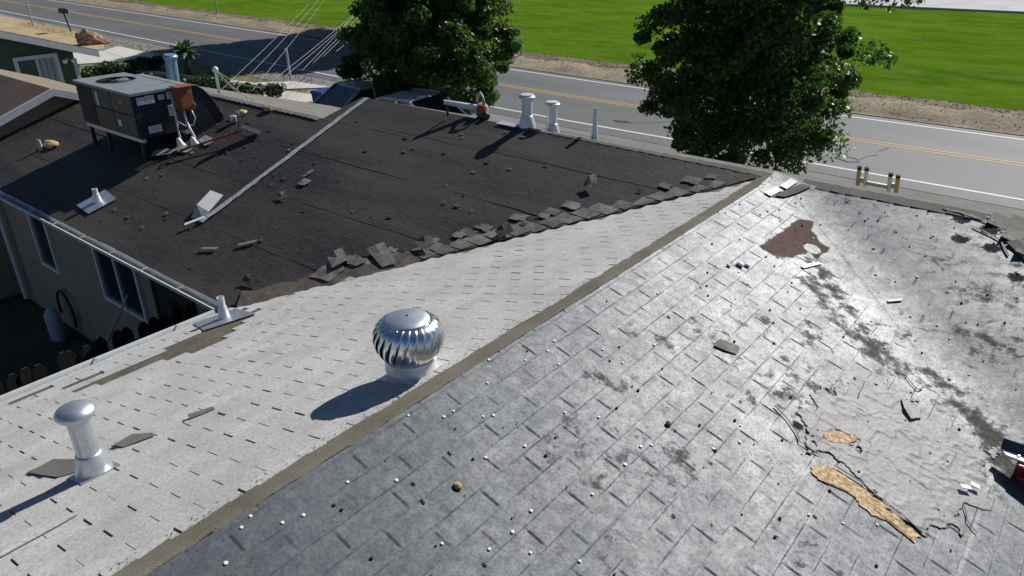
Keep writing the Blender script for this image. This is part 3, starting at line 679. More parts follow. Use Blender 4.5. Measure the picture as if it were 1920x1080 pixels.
def disc_mesh(nm, r_, h_, m, n=8):
    b = MB().lathe([(r_, 0), (r_, h_*.45), (r_*.75, h_*.85), (r_*.25, h_)], (0, 0, 0), n); me = bpy.data.meshes.new(nm); me.from_pydata(b.v, [], b.f); me.materials.append(m); return me
capm = disc_mesh('button_cap_nail', .0090, .004, M_cap_nail); nailm = disc_mesh('nail_head', .0075, .006, M_crumb)
def on_silver(me, nm, x, y, h=.001, sc=1):
    o = link(bpy.data.objects.new(nm, me), sslope); n = N_S if -y > x else N_D
    o.matrix_local = Matrix.Translation(psil(x, y, h)) @ n.to_track_quat('Z', 'Y').to_matrix().to_4x4() @ Matrix.Scale(sc, 4); return o
for x, y in nail_xy: on_silver(capm, 'button_cap_nail', x+random.uniform(-.01, .01), y, .002, random.uniform(.8, 1.1))
for i in range(150):
    x = random.uniform(.06, 2.5); y = random.uniform(-6.2, -.1)
    if x > XE-y-.15: continue
    on_silver(nailm, 'nail_head', x, y, .002, random.uniform(.5, 1.25))

# ---- other roof slopes
fr = MB(); fr.slab([P(-6.28, 0, HZ-.002), P(XE, 0, HZ-.002), P(XE+WE, WE, HZ-T*WE), P(-6.28, WE, HZ-T*WE)][::-1], N_F, .06); fr.v = fr.v
fslope = fr.build('front_slope', M_greyshingle, house)
hp = MB(); nh = Vector((math.sin(TH), 0, math.cos(TH)))
hp.slab([P(XE, 0, HZ), P(XE+WE, -WE, HZ-T*WE), P(XE+WE, WE, HZ-T*WE)], nh, .06); hslope = hp.build('hip_slope', M_greyshingle, house)
# individual shingles on the sunlit hip and front slopes next to the ridge
tg = [tab_mesh('shingle', .325, .136/math.cos(TH), seed=20+k) for k in range(3)]
for t_ in tg: butt(t_, M_greyshingle, M_crumb)
Rh = Matrix(((math.cos(TH), 0, math.sin(TH)), (0, -1, 0), (-math.sin(TH), 0, math.cos(TH)))).transposed().transposed()
Rh = Matrix(((math.cos(TH), 0, math.sin(TH)), (0, 1, 0), (-math.sin(TH), 0, math.cos(TH))))
for c in range(14):
    xx = XE+.05+c*.136; n_ = int((xx-XE)/.333)+1
    for k in range(-n_, n_+1):
        y = k*.333+.166*(c % 2)
        if abs(y) > xx-XE+.05: continue
        o = link(bpy.data.objects.new('shingle', random.choice(tg)), hslope); m = Rh.to_4x4(); m.translation = P(xx, y, HZ-T*(xx-XE))+nh*.001; o.matrix_local = m
Rf = Matrix(((0, 1, 0), (math.cos(TH), 0, math.sin(TH)), (-math.sin(TH), 0, math.cos(TH))))
for c in range(10):
    yy = .06+c*.136
    for k in range(-10, 8):
        x = k*.333+.166*(c % 2)
        if x > XE+yy: continue
        o = link(bpy.data.objects.new('shingle', random.choice(tg)), fslope); m = Rf.to_4x4(); m.translation = P(x, yy, HZ-T*yy)+N_F*.001; o.matrix_local = m
# lower left ridge (set back from the main ridge): far slope
lf = MB(); zl = zd(-.7)
lf.slab([P(-12.2, -.7, zl), P(-6.2, -.7, zl), P(-6.2, WE, zl-T*(WE+.7)), P(-12.2, WE, zl-T*(WE+.7))], N_F, .05); lf.build('lower_front_slope', M_greyshingle, house)
ge = MB(); ge.add([P(-6.30, .0, HZ-.01), P(-6.37, -.7, zl-.005), P(-6.30, .0, zl-.3), P(-6.30, WE, HZ-T*WE-.02)], [(0, 1, 2), (0, 2, 3)]); ge.build('gable_end', M_stucco, house)

# ---- ridge caps -----------------------------------------------------------------------
def cap_piece(nm, p0, p1, na, nb, wa, wb_, m, parent, lift=.012):
    """folded cap shingle from p0 to p1 along the ridge, with flaps wa / wb_ wide down directions na / nb"""
    p0 = Vector(p0); p1 = Vector(p1); up_ = P(0, 0, 1)
    j = lambda a=.006: random.uniform(-a, a)
    l0 = p0+up_*lift; l1 = p1+up_*(lift*.45)
    a0 = l0+na*(wa+j(.012)); a1 = l1+na*(wa+j(.012)); b0 = l0+nb*(wb_+j()); b1 = l1+nb*(wb_+j())
    d = P(0, 0, -.006)
    vs = [a0, l0, b0, a1, l1, b1]; vs += [v+d for v in vs]
    fs = [(0, 1, 4, 3), (1, 2, 5, 4), (3, 4, 10, 9), (4, 5, 11, 10), (0, 3, 9, 6), (2, 8, 11, 5), (0, 6, 7, 1), (1, 7, 8, 2)]
    return MB().add(vs, fs).build(nm, m, parent)
capA = MB().box((0, -4.8, HZ-.03), (.03, 9.5, .02)).build('ridge_cap', M_cap, house)
y = -.12; i = 0
while y > -9.5:
    st = .142
    cap_piece('cap_shingle', (-.004+random.uniform(-.003, .003), y, HZ+.006), (-.004, y-st-.02, HZ+.006), fall_w, Vector((math.cos(TH), 0, -math.sin(TH))), .118, .024, M_cap, capA, lift=.007+random.uniform(-.001, .001))
    y -= st; i += 1
capB = MB().box((-2.2, .0, HZ-.03), (8.2, .03, .02)).build('ridge_cap', M_capgrey, house)
nd_ = Vector((0, -math.cos(TH), -math.sin(TH))); nf_ = Vector((0, math.cos(TH), -math.sin(TH)))
x = -3.1
while x < XE-.05:
    wa = .035+.05*max(0, (x+3.1)/3.1) if x < -.15 else (.12 if x > .15 else .10)
    cap_piece('cap_shingle', (x, -.002, HZ+.006), (x+.162, -.002, HZ+.006), nf_, nd_, .14, wa, M_capgrey, capB, lift=.012 if x < .3 else .016)
    x += .142
capL = MB().box((-9.2, -.7, zl-.03), (5.8, .03, .02)).build('ridge_cap', M_capgrey, house)
x = -12.1
while x < -6.5:
    cap_piece('cap_shingle', (x, -.702, zl+.008), (x+.162, -.702, zl+.008), nf_, nd_, .15, .075, M_capgrey, capL, lift=.03); x += .142
capH = MB().tube([P(XE, 0, HZ-.03), P(XE+WE-.1, -WE+.1, HZ-T*(WE-.1)-.03)], .015, 6).build('hip_cap', M_capgrey, house)
dh = Vector((1, -1, -T)).normalized(); ss = 0
while ss < 5.2:
    p = P(XE, 0, HZ+.012)+dh*ss; na = Vector((0, -1, -T)).normalized(); nb = Vector((1, 0, -T)).normalized()
    na = (Vector((-1, -1, 0)).normalized()*.8+Vector((0, 0, -.12))).normalized(); nb = (Vector((1, 1, 0)).normalized()*.8+Vector((0, 0, -.12))).normalized()
    if ss > .35: cap_piece('cap_shingle', p, p+dh*.16, nb, na, .13, .10, M_capgrey, capH, lift=.016)
    ss += .142

# ---- gutters -----------------------------------------------------------------------------
def gutter(a, b, out, nm):
    """open K-style trough running a->b, `out` = outward direction"""
    a = Vector(a); b = Vector(b); out = Vector(out); d = (b-a).normalized()
    prof = [(0, .0), (0, -.09), (.07, -.10), (.105, -.045), (.115, -.005), (.128, -.005)]
    prof_in = [(.124, -.012), (.110, -.014), (.099, -.046), (.066, -.092), (.006, -.084), (.006, .0)]
    vs = []; n = len(prof)*2
    for e in (a, b):
        for o_, z in prof+prof_in: vs.append(e+out*o_+P(0, 0, z))
    fs = [(i, (i+1) % n, (i+1) % n+n, i+n) for i in range(n)]
    L_ = (b-a).length
    o = MB().add(vs, fs).build(nm, M_gutter, house)
    ins = MB().add([a+out*.010+P(0, 0, -.074), b+out*.010+P(0, 0, -.074), b+out*.066+P(0, 0, -.081), a+out*.066+P(0, 0, -.081), b+out*.100+P(0, 0, -.036), a+out*.100+P(0, 0, -.036)], [(0, 1, 2, 3), (3, 2, 4, 5)]).build('gutter_inner_shading', M_gutin, o)  # added sheet that paints the teal-grey shading inside the trough
    k = .4
    while k < L_:
        p = a+d*k; MB().box(p+out*.062+P(0, 0, -.004), (.022 if abs(d.x) > .5 else .115, .115 if abs(d.x) > .5 else .022, .004)).build('gutter_strap', M_strip, o); k += .78
    return o
ze = HZ-T*WE
gutter((-12.2, -WE-.005, ze-.006), (-WE-.14, -WE-.005, ze-.006), (0, -1, 0), 'gutter')
gutter((-WE-.005, -WE-.14, ze-.006), (-WE-.005, -9.6, ze-.006), (-1, 0, 0), 'gutter')
MB().box((-8.05, -WE+.02, ze-.09), (8.2, .025, .16)).build('fascia', M_gutter, house)
MB().box((-WE+.02, -6.75, ze-.09), (.025, 5.7, .16)).build('fascia', M_gutter, house)
MB().slab([P(-12.2, -WE, ze-.18), P(-3.9, -WE, ze-.18), P(-3.9, -3.4, ze-.16), P(-12.2, -3.4, ze-.16)], (0, 0, 1), .015).build('soffit', M_trim, house)
# eave starter strip left on the stripped edge of the white slope
flatstrip([(-3.84, -4.0-k*.2) for k in range(29)], .10, pw, .006, 'drip_edge', M_whitemetal, wslope, jit=.004)

# ================================================================== THINGS ON THE ROOF
# ---- turbine vent
tb = pw(-.335, -4.755); t = thing('turbine_vent', 'shiny round turbine vent with curved fins on the white shingles', 'roof vent', tb)
zt = tb.z
MB().lathe([(.150, -.06), (.150, .045), (.153, .05), (.153, .060), (.150, .065), (.149, .118), (.156, .122), (.158, .130), (.150, .136), (.135, .136)], tb, 40, cap=False).build('base_collar', M_whitemetal, t, smooth='auto')
MB().slab([pw(-.335+a, -4.755+b_, .013) for a, b_ in ((-.148, -.145), (.145, -.145), (.145, .145), (-.148, .145))], N_W, .003).build('flashing', M_whitemetal, t)
MB().lathe([(.128, .13), (.128, .15), (.06, .16), (.02, .355)], tb, 24).build('inner_shaft', M_blacksteel, t, smooth=True)
NF = 24
def dome_r(v):   # v 0..1 bottom to top
    keys = [(0, .140, .128), (.12, .166, .150), (.28, .192, .190), (.45, .205, .240), (.6, .203, .285), (.75, .188, .325), (.88, .160, .352), (1, .122, .366)]
    for (a, r0, z0), (b_, r1, z1) in zip(keys, keys[1:]):
        if v <= b_: u = (v-a)/(b_-a); u = u; return r0+(r1-r0)*u, z0+(z1-z0)*u
    return keys[-1][1:]
for k in range(NF):
    vs = []; fs = []; nv = 15; nu = 5
    for i in range(nv):
        v = i/(nv-1); r_, z_ = dome_r(v); tw = -.55*(1-v)**1.2
        for j in range(nu):
            u = j/(nu-1); bl = math.sin(u*math.pi*.5)
            ang = 2*math.pi*k/NF+tw+(u-.5)*(2*math.pi/NF)*1.22
            rr = r_-.020*(1-bl)*math.sin(min(1, v*1.15+.1)*math.pi)**.6+.003*u
            vs.append((tb.x+rr*math.cos(ang), tb.y+rr*math.sin(ang), zt+z_))
    for i in range(nv-1):
        for j in range(nu-1): a = i*nu+j; fs.append((a, a+1, a+nu+1, a+nu))
    o = MB().add(vs, fs).build('fin', M_bright, t, smooth=True); sm = o.modifiers.new('thick', 'SOLIDIFY'); sm.thickness = .0015
MB().lathe([(.128, .362), (.130, .368), (.126, .372), (.09, .382), (.04, .389), (.006, .391)], tb, 40).build('top_plate', M_galv, t, smooth=True)
MB().lathe([(.006, .390), (.006, .395), (.003, .396)], tb, 10).build('bolt', M_blacksteel, t)

# ---- pipe vents
def flue(nm, label, base, h, r_, capr, m=M_whitemetal, tilt=None, conefl=True, capstyle='mush', group=None):
    t = thing(nm, label, 'roof vent', base); ax = (tilt or Vector((0, 0, 1))).normalized()
    MB().lathe([(r_*1.65, -.03), (r_*1.6, .03), (r_*1.18, .13 if conefl else .04), (r_*1.12, .14), (r_, .145), (r_, h-.05)], base, 28, ax).build('pipe', m, t, smooth='auto')
    if capr:
        MB().lathe([(r_*.92, h-.06), (r_*.92, h-.005)], base, 20, ax, cap=False).build('throat', M_dark, t, smooth=True)
        if capstyle == 'mush': pr = [(capr*.93, h-.030), (capr, h-.018), (capr*1.0, h-.008), (capr*.90, h+.010), (capr*.62, h+.026), (capr*.25, h+.034), (.004, h+.036)]
        else: pr = [(r_*1.15, h-.05), (r_*1.15, h-.03), (capr, h-.02), (capr, h-.004), (capr*.82, h+.008), (capr*.78, h+.02), (.01, h+.026)]
        MB().lathe(pr, base, 32, ax).build('cap', m, t, smooth='auto')
    else:
        MB().lathe([(r_*.8, h-.06), (r_*.8, h-.05)], base, 16, ax).build('throat', M_dark, t)
        MB().lathe([(r_, h-.05), (r_*1.03, h-.045), (r_*1.03, h), (r_*.82, h), (r_*.82, h-.05)], base, 16, ax, cap=False).build('rim', m, t, smooth='auto')
    return t
vb = pw(-1.326, -6.23); v1 = flue('flue_pipe', 'silver flue pipe with mushroom cap on the white shingles', vb, .415, .058, .100, M_galv)
MB().slab([pw(-1.326+a, -6.23+b_, .012) for a, b_ in ((-.105, -.105), (.10, -.105), (.10, .105), (-.105, .105))], N_W, .003).build('flashing', M_galv, v1)
v2 = flue('flue_pipe', 'taller pale flue pipe nearest the leaf blower on the black ridge', P(-3.225, .075, HZ+.0), .385, .066, .105, M_whitemetal, capstyle='top')
MB().slab([pd(-3.62, -.06, .034), pd(-3.30, -.06, .034), pd(-3.26, .0, .034), pd(-3.58, .02, .034)], N_D, .004).build('flashing', M_whitemetal, v2)
flue('flue_pipe', 'shorter pale capped flue pipe behind the ridge, between two pipes', P(-3.00, .30, zd(-.30)-.02), .395, .064, .10, M_whitemetal, capstyle='top')
flue('vent_pipe', 'thin pale open vent pipe standing alone behind the ridge', P(-2.33, .26, zd(-.26)), .40, .028, 0, M_whitemetal)
pb = pd(-7.80, -3.44); v5 = flue('vent_pipe', 'small white vent pipe on a square metal plate near the gutter', pb, .20, .034, 0, M_whitemetal)
MB().slab([pd(-8.05, -3.62, .028), pd(-7.60, -3.66, .028), pd(-7.56, -3.28, .028), pd(-8.02, -3.22, .028)], N_D, .006).build('flashing_plate', M_galv, v5)
pb = pw(-3.55, -4.19); v6 = flue('vent_pipe', 'stubby white vent pipe on flashing at the inside gutter corner', pb, .235, .034, 0, M_whitemetal)
MB().slab([pw(-3.84, -4.36, .016), pw(-3.40, -4.48, .016), pw(-3.22, -4.05, .016), pw(-3.74, -3.96, .016)][::-1], N_W, .004).build('flashing_plate', M_galv, v6)
flue('flue_pipe', 'wide blue-grey flue pipe tilted behind the air conditioner', P(-9.62, -1.15, zd(-1.15)), .80, .090, .118, mat('blue_grey_flue', (.20, .30, .42), (.26, .36, .48), 8, .45, .4), tilt=Vector((.10, 0, 1)), capstyle='top')
pb = pd(-10.72, -2.98); flue('vent_pipe', 'thin tan vent stub beside the foam at far left', pb, .17, .022, 0, mat('tan_pipe', (.50, .46, .38), rough=.6))
# service mast
mp = P(-9.53, -.42, zl-.1); t = thing('service_mast', 'thin steel service mast with knob top behind the lower ridge', 'mast', mp)
MB().tube([mp, mp+P(0, 0, .42)], .024, 10).build('mast_pipe', M_galv, t, smooth='auto')
MB().lathe([(.03, .40), (.05, .42), (.052, .46), (.03, .49), (.005, .50)], mp, 14).build('weatherhead', M_whitemetal, t, smooth=True)
for e in ((.35, .25, .02), (.62, .35, -.12), (.45, .55, .1)):
    p1 = mp+P(0, 0, .44); p2 = mp+P(*e); mid = (p1+p2)/2+P(0, 0, -.08); MB().tube([p1, (p1+mid)/2+P(0, 0, -.02), mid, p2], .006, 6).build('drop_wire', M_wire, t)

# ---- packaged air conditioner on a stand
x0, x1, y0, y1 = -9.85, -8.09, -2.56, -1.80; zb, zt_ = HZ-.40, HZ+.23
t = thing('air_conditioner', 'dark boxy air conditioner on legs with stickers on its side', 'air conditioner', P((x0+x1)/2, (y0+y1)/2, zd(y0)))
MB().box(((x0+x1)/2, (y0+y1)/2, (zb+zt_)/2), (x1-x0-.02, y1-y0-.02, zt_-zb-.02)).build('casing', M_acnavy, t, bevel=.012)
top = MB(); cx, cy, rr = x0+.55, (y0+y1)/2, .27; n = 40
outer = []; 
for j in range(n):
    a = 2*math.pi*j/n; c, s = math.cos(a), math.sin(a); k = 1/max(abs(c)/.5, abs(s)/.5)
    outer.append((c, s))
X0, X1, Y0, Y1 = x0-.015, x1+.015, y0-.015, y1+.015; vs = []; fs = []
for c, s in outer:
    vs.append((cx+rr*c, cy+rr*s, zt_+.02))
for c, s in outer:
    tx = ((X1-cx)/c if c > 1e-6 else (X0-cx)/c if c < -1e-6 else 1e9); ty = ((Y1-cy)/s if s > 1e-6 else (Y0-cy)/s if s < -1e-6 else 1e9); q = min(tx, ty, .5 if False else 1e9)
    vs.append((cx+q*c, cy+q*s, zt_+.02))
for j in range(n): fs.append((j, j+n, (j+1) % n+n, (j+1) % n))
top.add(vs, fs); top.add([(X1, Y0, zt_+.02), (X1, Y1, zt_+.02), (X0, Y0, zt_+.02), (X0, Y1, zt_+.02)], [])
top.box(((X0+X1)/2, Y0, zt_+.003), (X1-X0, .006, .035)); top.box(((X0+X1)/2, Y1, zt_+.003), (X1-X0, .006, .035)); top.box((X0, cy, zt_+.003), (.006, Y1-Y0, .035)); top.box((X1, cy, zt_+.003), (.006, Y1-Y0, .035))
# corner fills for the plate
for (ax, ay) in ((X0, Y0), (X1, Y0), (X1, Y1), (X0, Y1)):
    ds = sorted(range(n), key=lambda j: (vs[j+n][0]-ax)**2+(vs[j+n][1]-ay)**2)[:2]
    top.add([(ax, ay, zt_+.02), vs[ds[0]+n], vs[ds[1]+n]], [(0, 1, 2)])
topo = top.build('top_plate', M_actop, t)
MB().lathe([(rr+.004, zt_-.10-zt_), (rr+.004, .026), (rr-.008, .026), (rr-.008, -.10)], P(cx, cy, zt_), 40, cap=False).build('fan_shroud', M_blacksteel, topo, smooth='auto')
MB().lathe([(rr, -.012), (.01, -.011)], P(cx, cy, zt_+.005), 30).build('fan_well', M_dark, topo)
for k in range(4):
    a = k*math.pi/2+.4; q = Matrix.Rotation(a, 3, 'Z') @ Matrix.Rotation(.3, 3, 'X'); MB().box(P(cx, cy, zt_+.006)+q @ Vector((.13, 0, 0)), (.20, .10, .004), q).build('fan_blade', M_greyplastic, topo)
for k in range(5): MB().lathe([(.05*(k+1), .021), (.05*(k+1)+.004, .024), (.05*(k+1), .027)], P(cx, cy, zt_), 32, cap=False).build('guard_ring', M_blacksteel, topo)
# louvred coil section + access panels on the long side, green yard reflection in their colour
px = x0+.03
lou = MB().box((x0+.27, y0+.003, (zb+zt_)/2), (.48, .012, .56)).build('coil_panel', M_blacksteel, t)
for k in range(14): MB().box((x0+.27, y0-.006, zb+.06+k*.039), (.46, .010, .012), Matrix.Rotation(.5, 3, 'X')).build('louvre', M_acnavy, lou)
for (a, b_, m_) in ((x0+.53, x0+1.10, M_acgreen), (x0+1.12, x1-.02, M_acgreen)):
    for (za, zb_) in ((zb+.03, zb+.33), (zb+.345, zt_-.02)):
        MB().box(((a+b_)/2, y0+.002, (za+zb_)/2), (b_-a, .014, zb_-za)).build('access_panel', m_, t, bevel=.004)
MB().box((x0+.68, y0-.008, zt_-.17), (.07, .004, .20)).build('sticker', M_sticker, t)
MB().box((x0+1.25, y0-.008, zb+.18), (.09, .004, .09)).build('sticker', M_sticker, t)
MB().box((x0+1.42, y0-.008, zt_-.13), (.14, .004, .06)).build('sticker', M_stickred, t)
for (ya, za, wy, hz, m_) in ((y0+.12, zt_-.10, .11, .10, M_sticker), (y0+.25, zt_-.095, .13, .11, M_sticker), (y0+.42, zt_-.09, .09, .07, M_sticker), (y0+.55, zt_-.085, .10, .10, M_sticker), (y0+.53, zt_-.30, .085, .15, M_sticker), (y0+.24, zb+.12, .19, .10, M_sticker)):
    s = MB().box((x1+.0, ya, za), (.010, wy, hz)).build('sticker', m_, t)
    for q in range(3): MB().box((x1+.006, ya-.004+.004*q, za+hz*(.28-.26*q)), (.003, wy*.72, hz*.07)).build('print_line', M_stickred if q == 0 and wy < .1 else M_greyplastic, s)
for (lx, ly) in ((x0+.08, y0+.05), (x1-.08, y0+.05), (x0+.08, y1-.05), (x1-.08, y1-.05), (x0+.62, y0+.05)):
    MB().box((lx, ly, (zb+zd(ly)-.02)/2), (.045, .045, zb-zd(ly)+.04)).build('leg', M_blacksteel, t)
MB().box(((x0+x1)/2, y0+.05, zb-.02), (x1-x0, .05, .05)).build('stand_rail', M_galv, t); MB().box(((x0+x1)/2, y1-.05, zb-.02), (x1-x0, .05, .05)).build('stand_rail', M_galv, t)
# curved duct hood behind it
d0 = P(-8.7, -1.45, zd(-1.5)); t = thing('duct_hood', 'dark curved duct hood with pale top beside the air conditioner', 'duct', d0)
prof = [(-1.785, HZ+.255), (-1.68, HZ+.25), (-1.58, HZ+.215), (-1.49, HZ+.145), (-1.41, HZ+.04), (-1.34, HZ-.09), (-1.28, HZ-.21), (-1.245, HZ-.30)]
n = len(prof)+2; vs = []
for xx_ in (-8.10, -9.5):
    for y, z in prof: vs.append((xx_, y, z))
    vs += [(xx_, -1.23, zd(-1.23)-.02), (xx_, -1.785, zd(-1.785)-.02)]
MB().add(vs[:n], [tuple(range(n))]).build('side_panel', M_acnavy, t); MB().add(vs[n:], [tuple(reversed(range(n)))]).build('side_panel', M_acnavy, t)
MB().add(vs, [(i, i+n, i+1+n, i+1) for i in range(n-1)]).build('top_skin', M_actop, t, smooth='auto')
MB().tube([P(-8.095, y, z) for y, z in prof], .008, 6).build('edge_bead', M_acnavy, t, smooth=True)
# disconnect box with conduits
bx = P(-7.98, -1.88, HZ-.06); t = thing('electrical_box', 'rust brown electrical box with white conduits beside the air conditioner', 'electrical box', bx)
MB().box(bx+P(.0, 0, .15), (.16, .22, .32)).build('box', M_rust, t, bevel=.008)
MB().box(bx+P(.088, 0, .14), (.012, .17, .22)).build('cover', M_rust, t, bevel=.004); MB().box(bx+P(.094, .11, .06), (.03, .02, .05)).build('latch', M_galv, t)
MB().box(bx+P(.02, -.0, .33), (.22, .26, .012)).build('rain_lip', M_rust, t)
cA = pd(-7.98, -1.66); cB = pd(-7.80, -1.62)
def conduit(pts, r_=.014): MB().tube(pts, r_, 8).build('conduit', M_whitemetal, t, smooth=True)
c1 = pd(-8.02, -2.02); conduit([P(x1+.02, -2.0, HZ+.15), P(x1+.03, -2.0, HZ-.15), P(x1+.05, -2.02, HZ-.35), c1+P(0, 0, .1), c1])
c2 = pd(-7.80, -1.92); conduit([bx+P(0, -.02, 0), bx+P(.01, -.02, -.16), bx+P(.06, -.03, -.25), c2+P(0, 0, .14), c2], .02)
conduit([bx+P(.02, .07, 0), bx+P(.05, .10, -.14), bx+P(.04, .06, -.24), bx+P(-.02, -.04, -.24), bx+P(-.08, -.1, -.18)], .010)
for c_ in (c1, c2): MB().lathe([(.075, -.01), (.055, .03), (.03, .12), (.02, .14)], c_+N_D*.01, 16, N_D).build('boot', M_whitemetal, t, smooth=True)
# sheets of flashing around the conduits
for i, (x, y, a, lab) in enumerate(((-7.86, -2.10, .3, 'bent pale metal flashing nearest the shovel grip under the conduits'), (-7.70, -1.80, -.2, 'bent pale metal flashing under the thicker conduit boot'), (-8.1, -2.28, .5, 'bent pale metal flashing at the shadow edge beside the air conditioner'))):
    pts = [(x+math.cos(a)*u-math.sin(a)*v, y+math.sin(a)*u+math.cos(a)*v) for u, v in ((-.16, -.06), (.15, -.07), (.17, .05), (.02, .09), (-.15, .06))]
    tag(tabpoly('metal_scrap', pts, pd, .035+.004*i, M_strip, None, curl=.03), lab, 'metal scrap')

# ---- tear-off shovel
hA = pd(-7.70, -2.19, .10); hB = pd(-7.15, -1.50, .13); bl = pd(-7.0, -1.33, .06)
t = thing('roofing_shovel', 'red handled tear-off shovel lying on the black felt', 'shovel', pd(-7.4, -1.8))
dv = (hB-hA).normalized()
MB().tube([hA, hA+dv*.2, hB], [.017, .015, .016], 10).build('handle', M_redwood, t, smooth='auto')
sd = dv.cross(P(0, 0, 1)).normalized(); g0 = hA
MB().tube([g0, g0-dv*.05+sd*.05, g0-dv*.13+sd*.055, g0-dv*.13-sd*.055, g0-dv*.05-sd*.05, g0], .011, 8).build('grip', M_blacksteel, t, smooth=True)
bq = [hB+sd*.09+P(0, 0, .06), hB-sd*.09+P(0, 0, .06), bl-sd*.12+P(0, 0, -.035), bl+sd*.12+P(0, 0, -.035)]
MB().add(bq+[v+dv*.006+P(0, 0, .004) for v in bq], [(0, 1, 2, 3), (7, 6, 5, 4), (0, 4, 5, 1), (1, 5, 6, 2), (2, 6, 7, 3), (3, 7, 4, 0)]).build('blade', M_blacksteel, t)
MB().box(hB+P(0, 0, .15), (.012, .16, .16), Matrix.Rotation(.7, 3, 'Z')).build('fulcrum', M_blacksteel, t)

# ---- leaf blower on the ridge
tip = P(-4.43, -.17, HZ+.20); bod = P(-4.06, .16, HZ+.10)
t = thing('leaf_blower', 'red leaf blower with grey handle and pale tube on the ridge', 'leaf blower', P(bod.x, bod.y, HZ-.05))
dq = (bod-tip).normalized()
MB().tube([tip, tip+dq*.12, bod-dq*.05], [.030, .034, .046], 16).build('tube', M_whitemetal, t, smooth='auto')
MB().tube([tip-dq*.012, tip-dq*.001], [.032, .032], 16).build('nozzle', M_blacksteel, t)
MB().tube([tip+P(.02, .03, -.02), tip+P(.025, .04, -.19)], [.02, .014], 8).build('tube_rest', M_blacksteel, t)
sm = MB().lathe([(.03, -.08), (.08, -.07), (.10, -.03), (.095, .02), (.07, .06), (.03, .07)], bod+P(.0, .0, -.02), 20, Vector((.55, -.8, .05))).build('fan_housing', M_greyplastic, t, smooth=True)
MB().box(bod+P(.05, -.05, .0), (.12, .11, .14), Matrix.Rotation(.5, 3, 'Z')).build('engine_cover', M_red, t, bevel=.03)
MB().tube([bod+P(.15, -.10, -.04), bod+P(.20, -.13, -.06)], [.055, .05], 14).build('recoil_starter', M_blacksteel, t, smooth='auto')
MB().tube([bod+P(-.09, .02, .08), bod+P(-.07, .01, .17), bod+P(.0, -.02, .21), bod+P(.08, -.06, .17), bod+P(.12, -.08, .08)], [.02, .022, .022, .02, .02], 10).build('handle', M_greyplastic, t, smooth=True)
MB().box(bod+P(.02, -.02, -.13), (.16, .12, .04), Matrix.Rotation(.5, 3, 'Z')).build('foot', M_blacksteel, t, bevel=.01)

# ---- loose metal, foam, scraps
t = thing('bent_flashing', 'bright bent sheet metal at the foot of the flashing strip', 'metal scrap', pd(-5.95, -2.85))
MB().slab([pd(-6.02, -2.96, .10), pd(-5.78, -2.96, .06), pd(-5.86, -2.68, .10), pd(-6.09, -2.70, .13)], N_D, .004).build('sheet', M_white, t)
MB().slab([pd(-6.02, -2.96, .10), pd(-5.95, -3.12, .03), pd(-5.74, -3.08, .03), pd(-5.78, -2.96, .06)], N_D, .004).build('sheet', M_strip, t)
tag(flatstrip([(-5.73, -3.05), (-5.78, -3.15), (-5.84, -3.26)], .05, pd, .06, 'metal_scrap', M_white, None), 'short white metal sliver below the bent sheet metal', 'metal scrap')
def foam(nm, c, sx, sy, lab):
    b = MB().lathe([(.2, 0), (1, .12), (.9, .5), (.5, .9), (.05, 1)], (0, 0, 0), 18); vs = []
    for v in b.v:
        q = Vector(v); k = 1+.5*mnoise.noise((q.x*2.2+c[0], q.y*2.2, q.z*2+c[1])); vs.append(pd(c[0]+q.x*sx*k, c[1]+q.y*sy*k, .02+q.z*.06*k))
    b.v = vs; o = b.build(nm, M_foam, None, smooth=True); return tag(o, lab, 'foam')
foam('foam_lump', (-10.66, -2.84), .22, .09, 'ochre foam lump on the felt left of the air conditioner')
foam('foam_lump', (-7.92, -1.04), .09, .10, 'ochre foam lump behind the small metal can')
foam('foam_lump', (-7.55, -.80), .10, .03, 'thin ochre foam sliver by the lower ridge')
t = MB().lathe([(.05, 0), (.055, .01), (.055, .09), (.04, .1)], pd(-7.82, -1.24, .02), 18); tag(t.build('metal_can', M_galv, None, smooth='auto'), 'small round metal collar beside the ochre foam', 'metal scrap')

def scrap(pts, fn, lab, h=.03, curl=.03, m=M_remnant, group=None, nm='shingle_scrap', sub=2):
    o = tabpoly(nm, jag(pts, .008, sub), fn, h, m, None, curl=curl); return tag(o, lab, 'shingle scrap', group)
scrap([(-3.46, -3.24), (-3.20, -3.20), (-3.18, -2.98), (-3.42, -2.96)], pd, 'large torn shingle at the bottom of the scrap pile by the valley', .034, .03)
scrap([(-3.50, -2.95), (-3.30, -3.06), (-3.22, -2.90), (-3.44, -2.80)], pd, 'torn shingle lying tilted on top of the scrap pile by the valley', .07, .05)
scrap([(-3.24, -2.92), (-3.10, -2.92), (-3.06, -2.80), (-3.26, -2.78)], pd, 'small torn shingle at the upper end of the scrap pile', .04, .02)
scrap([(-3.22, -2.66), (-2.82, -2.82), (-2.70, -2.70), (-3.10, -2.52)], pd, 'long bent shingle strip beside the valley near the pile', .045, .03)
scrap([(-2.80, -2.36), (-2.62, -2.44), (-2.54, -2.34), (-2.64, -2.24)], pd, 'pale grey loose shingle tilted above the valley', .06, .05, M_greyshingle)
scrap([(-2.10, -1.90), (-1.98, -1.96), (-1.90, -1.82), (-2.04, -1.74)], pd, 'dark curled shingle left of the cut shingle row', .05, .05, M_crumb)
scrap([(-1.72, -.86), (-1.62, -.95), (-1.55, -.84), (-1.66, -.70)], pd, 'curled shingle standing up at the far valley', .05, .09)
scrap([(-5.20, -2.06), (-5.06, -2.06), (-5.04, -1.94), (-5.18, -1.94)], pd, 'small square shingle piece in the middle of the black felt', .03, .02)
scrap([(-5.28, -1.92), (-5.24, -1.92), (-5.22, -1.76), (-5.26, -1.76)], pd, 'narrow shingle sliver above the square piece on black felt', .03, .02)
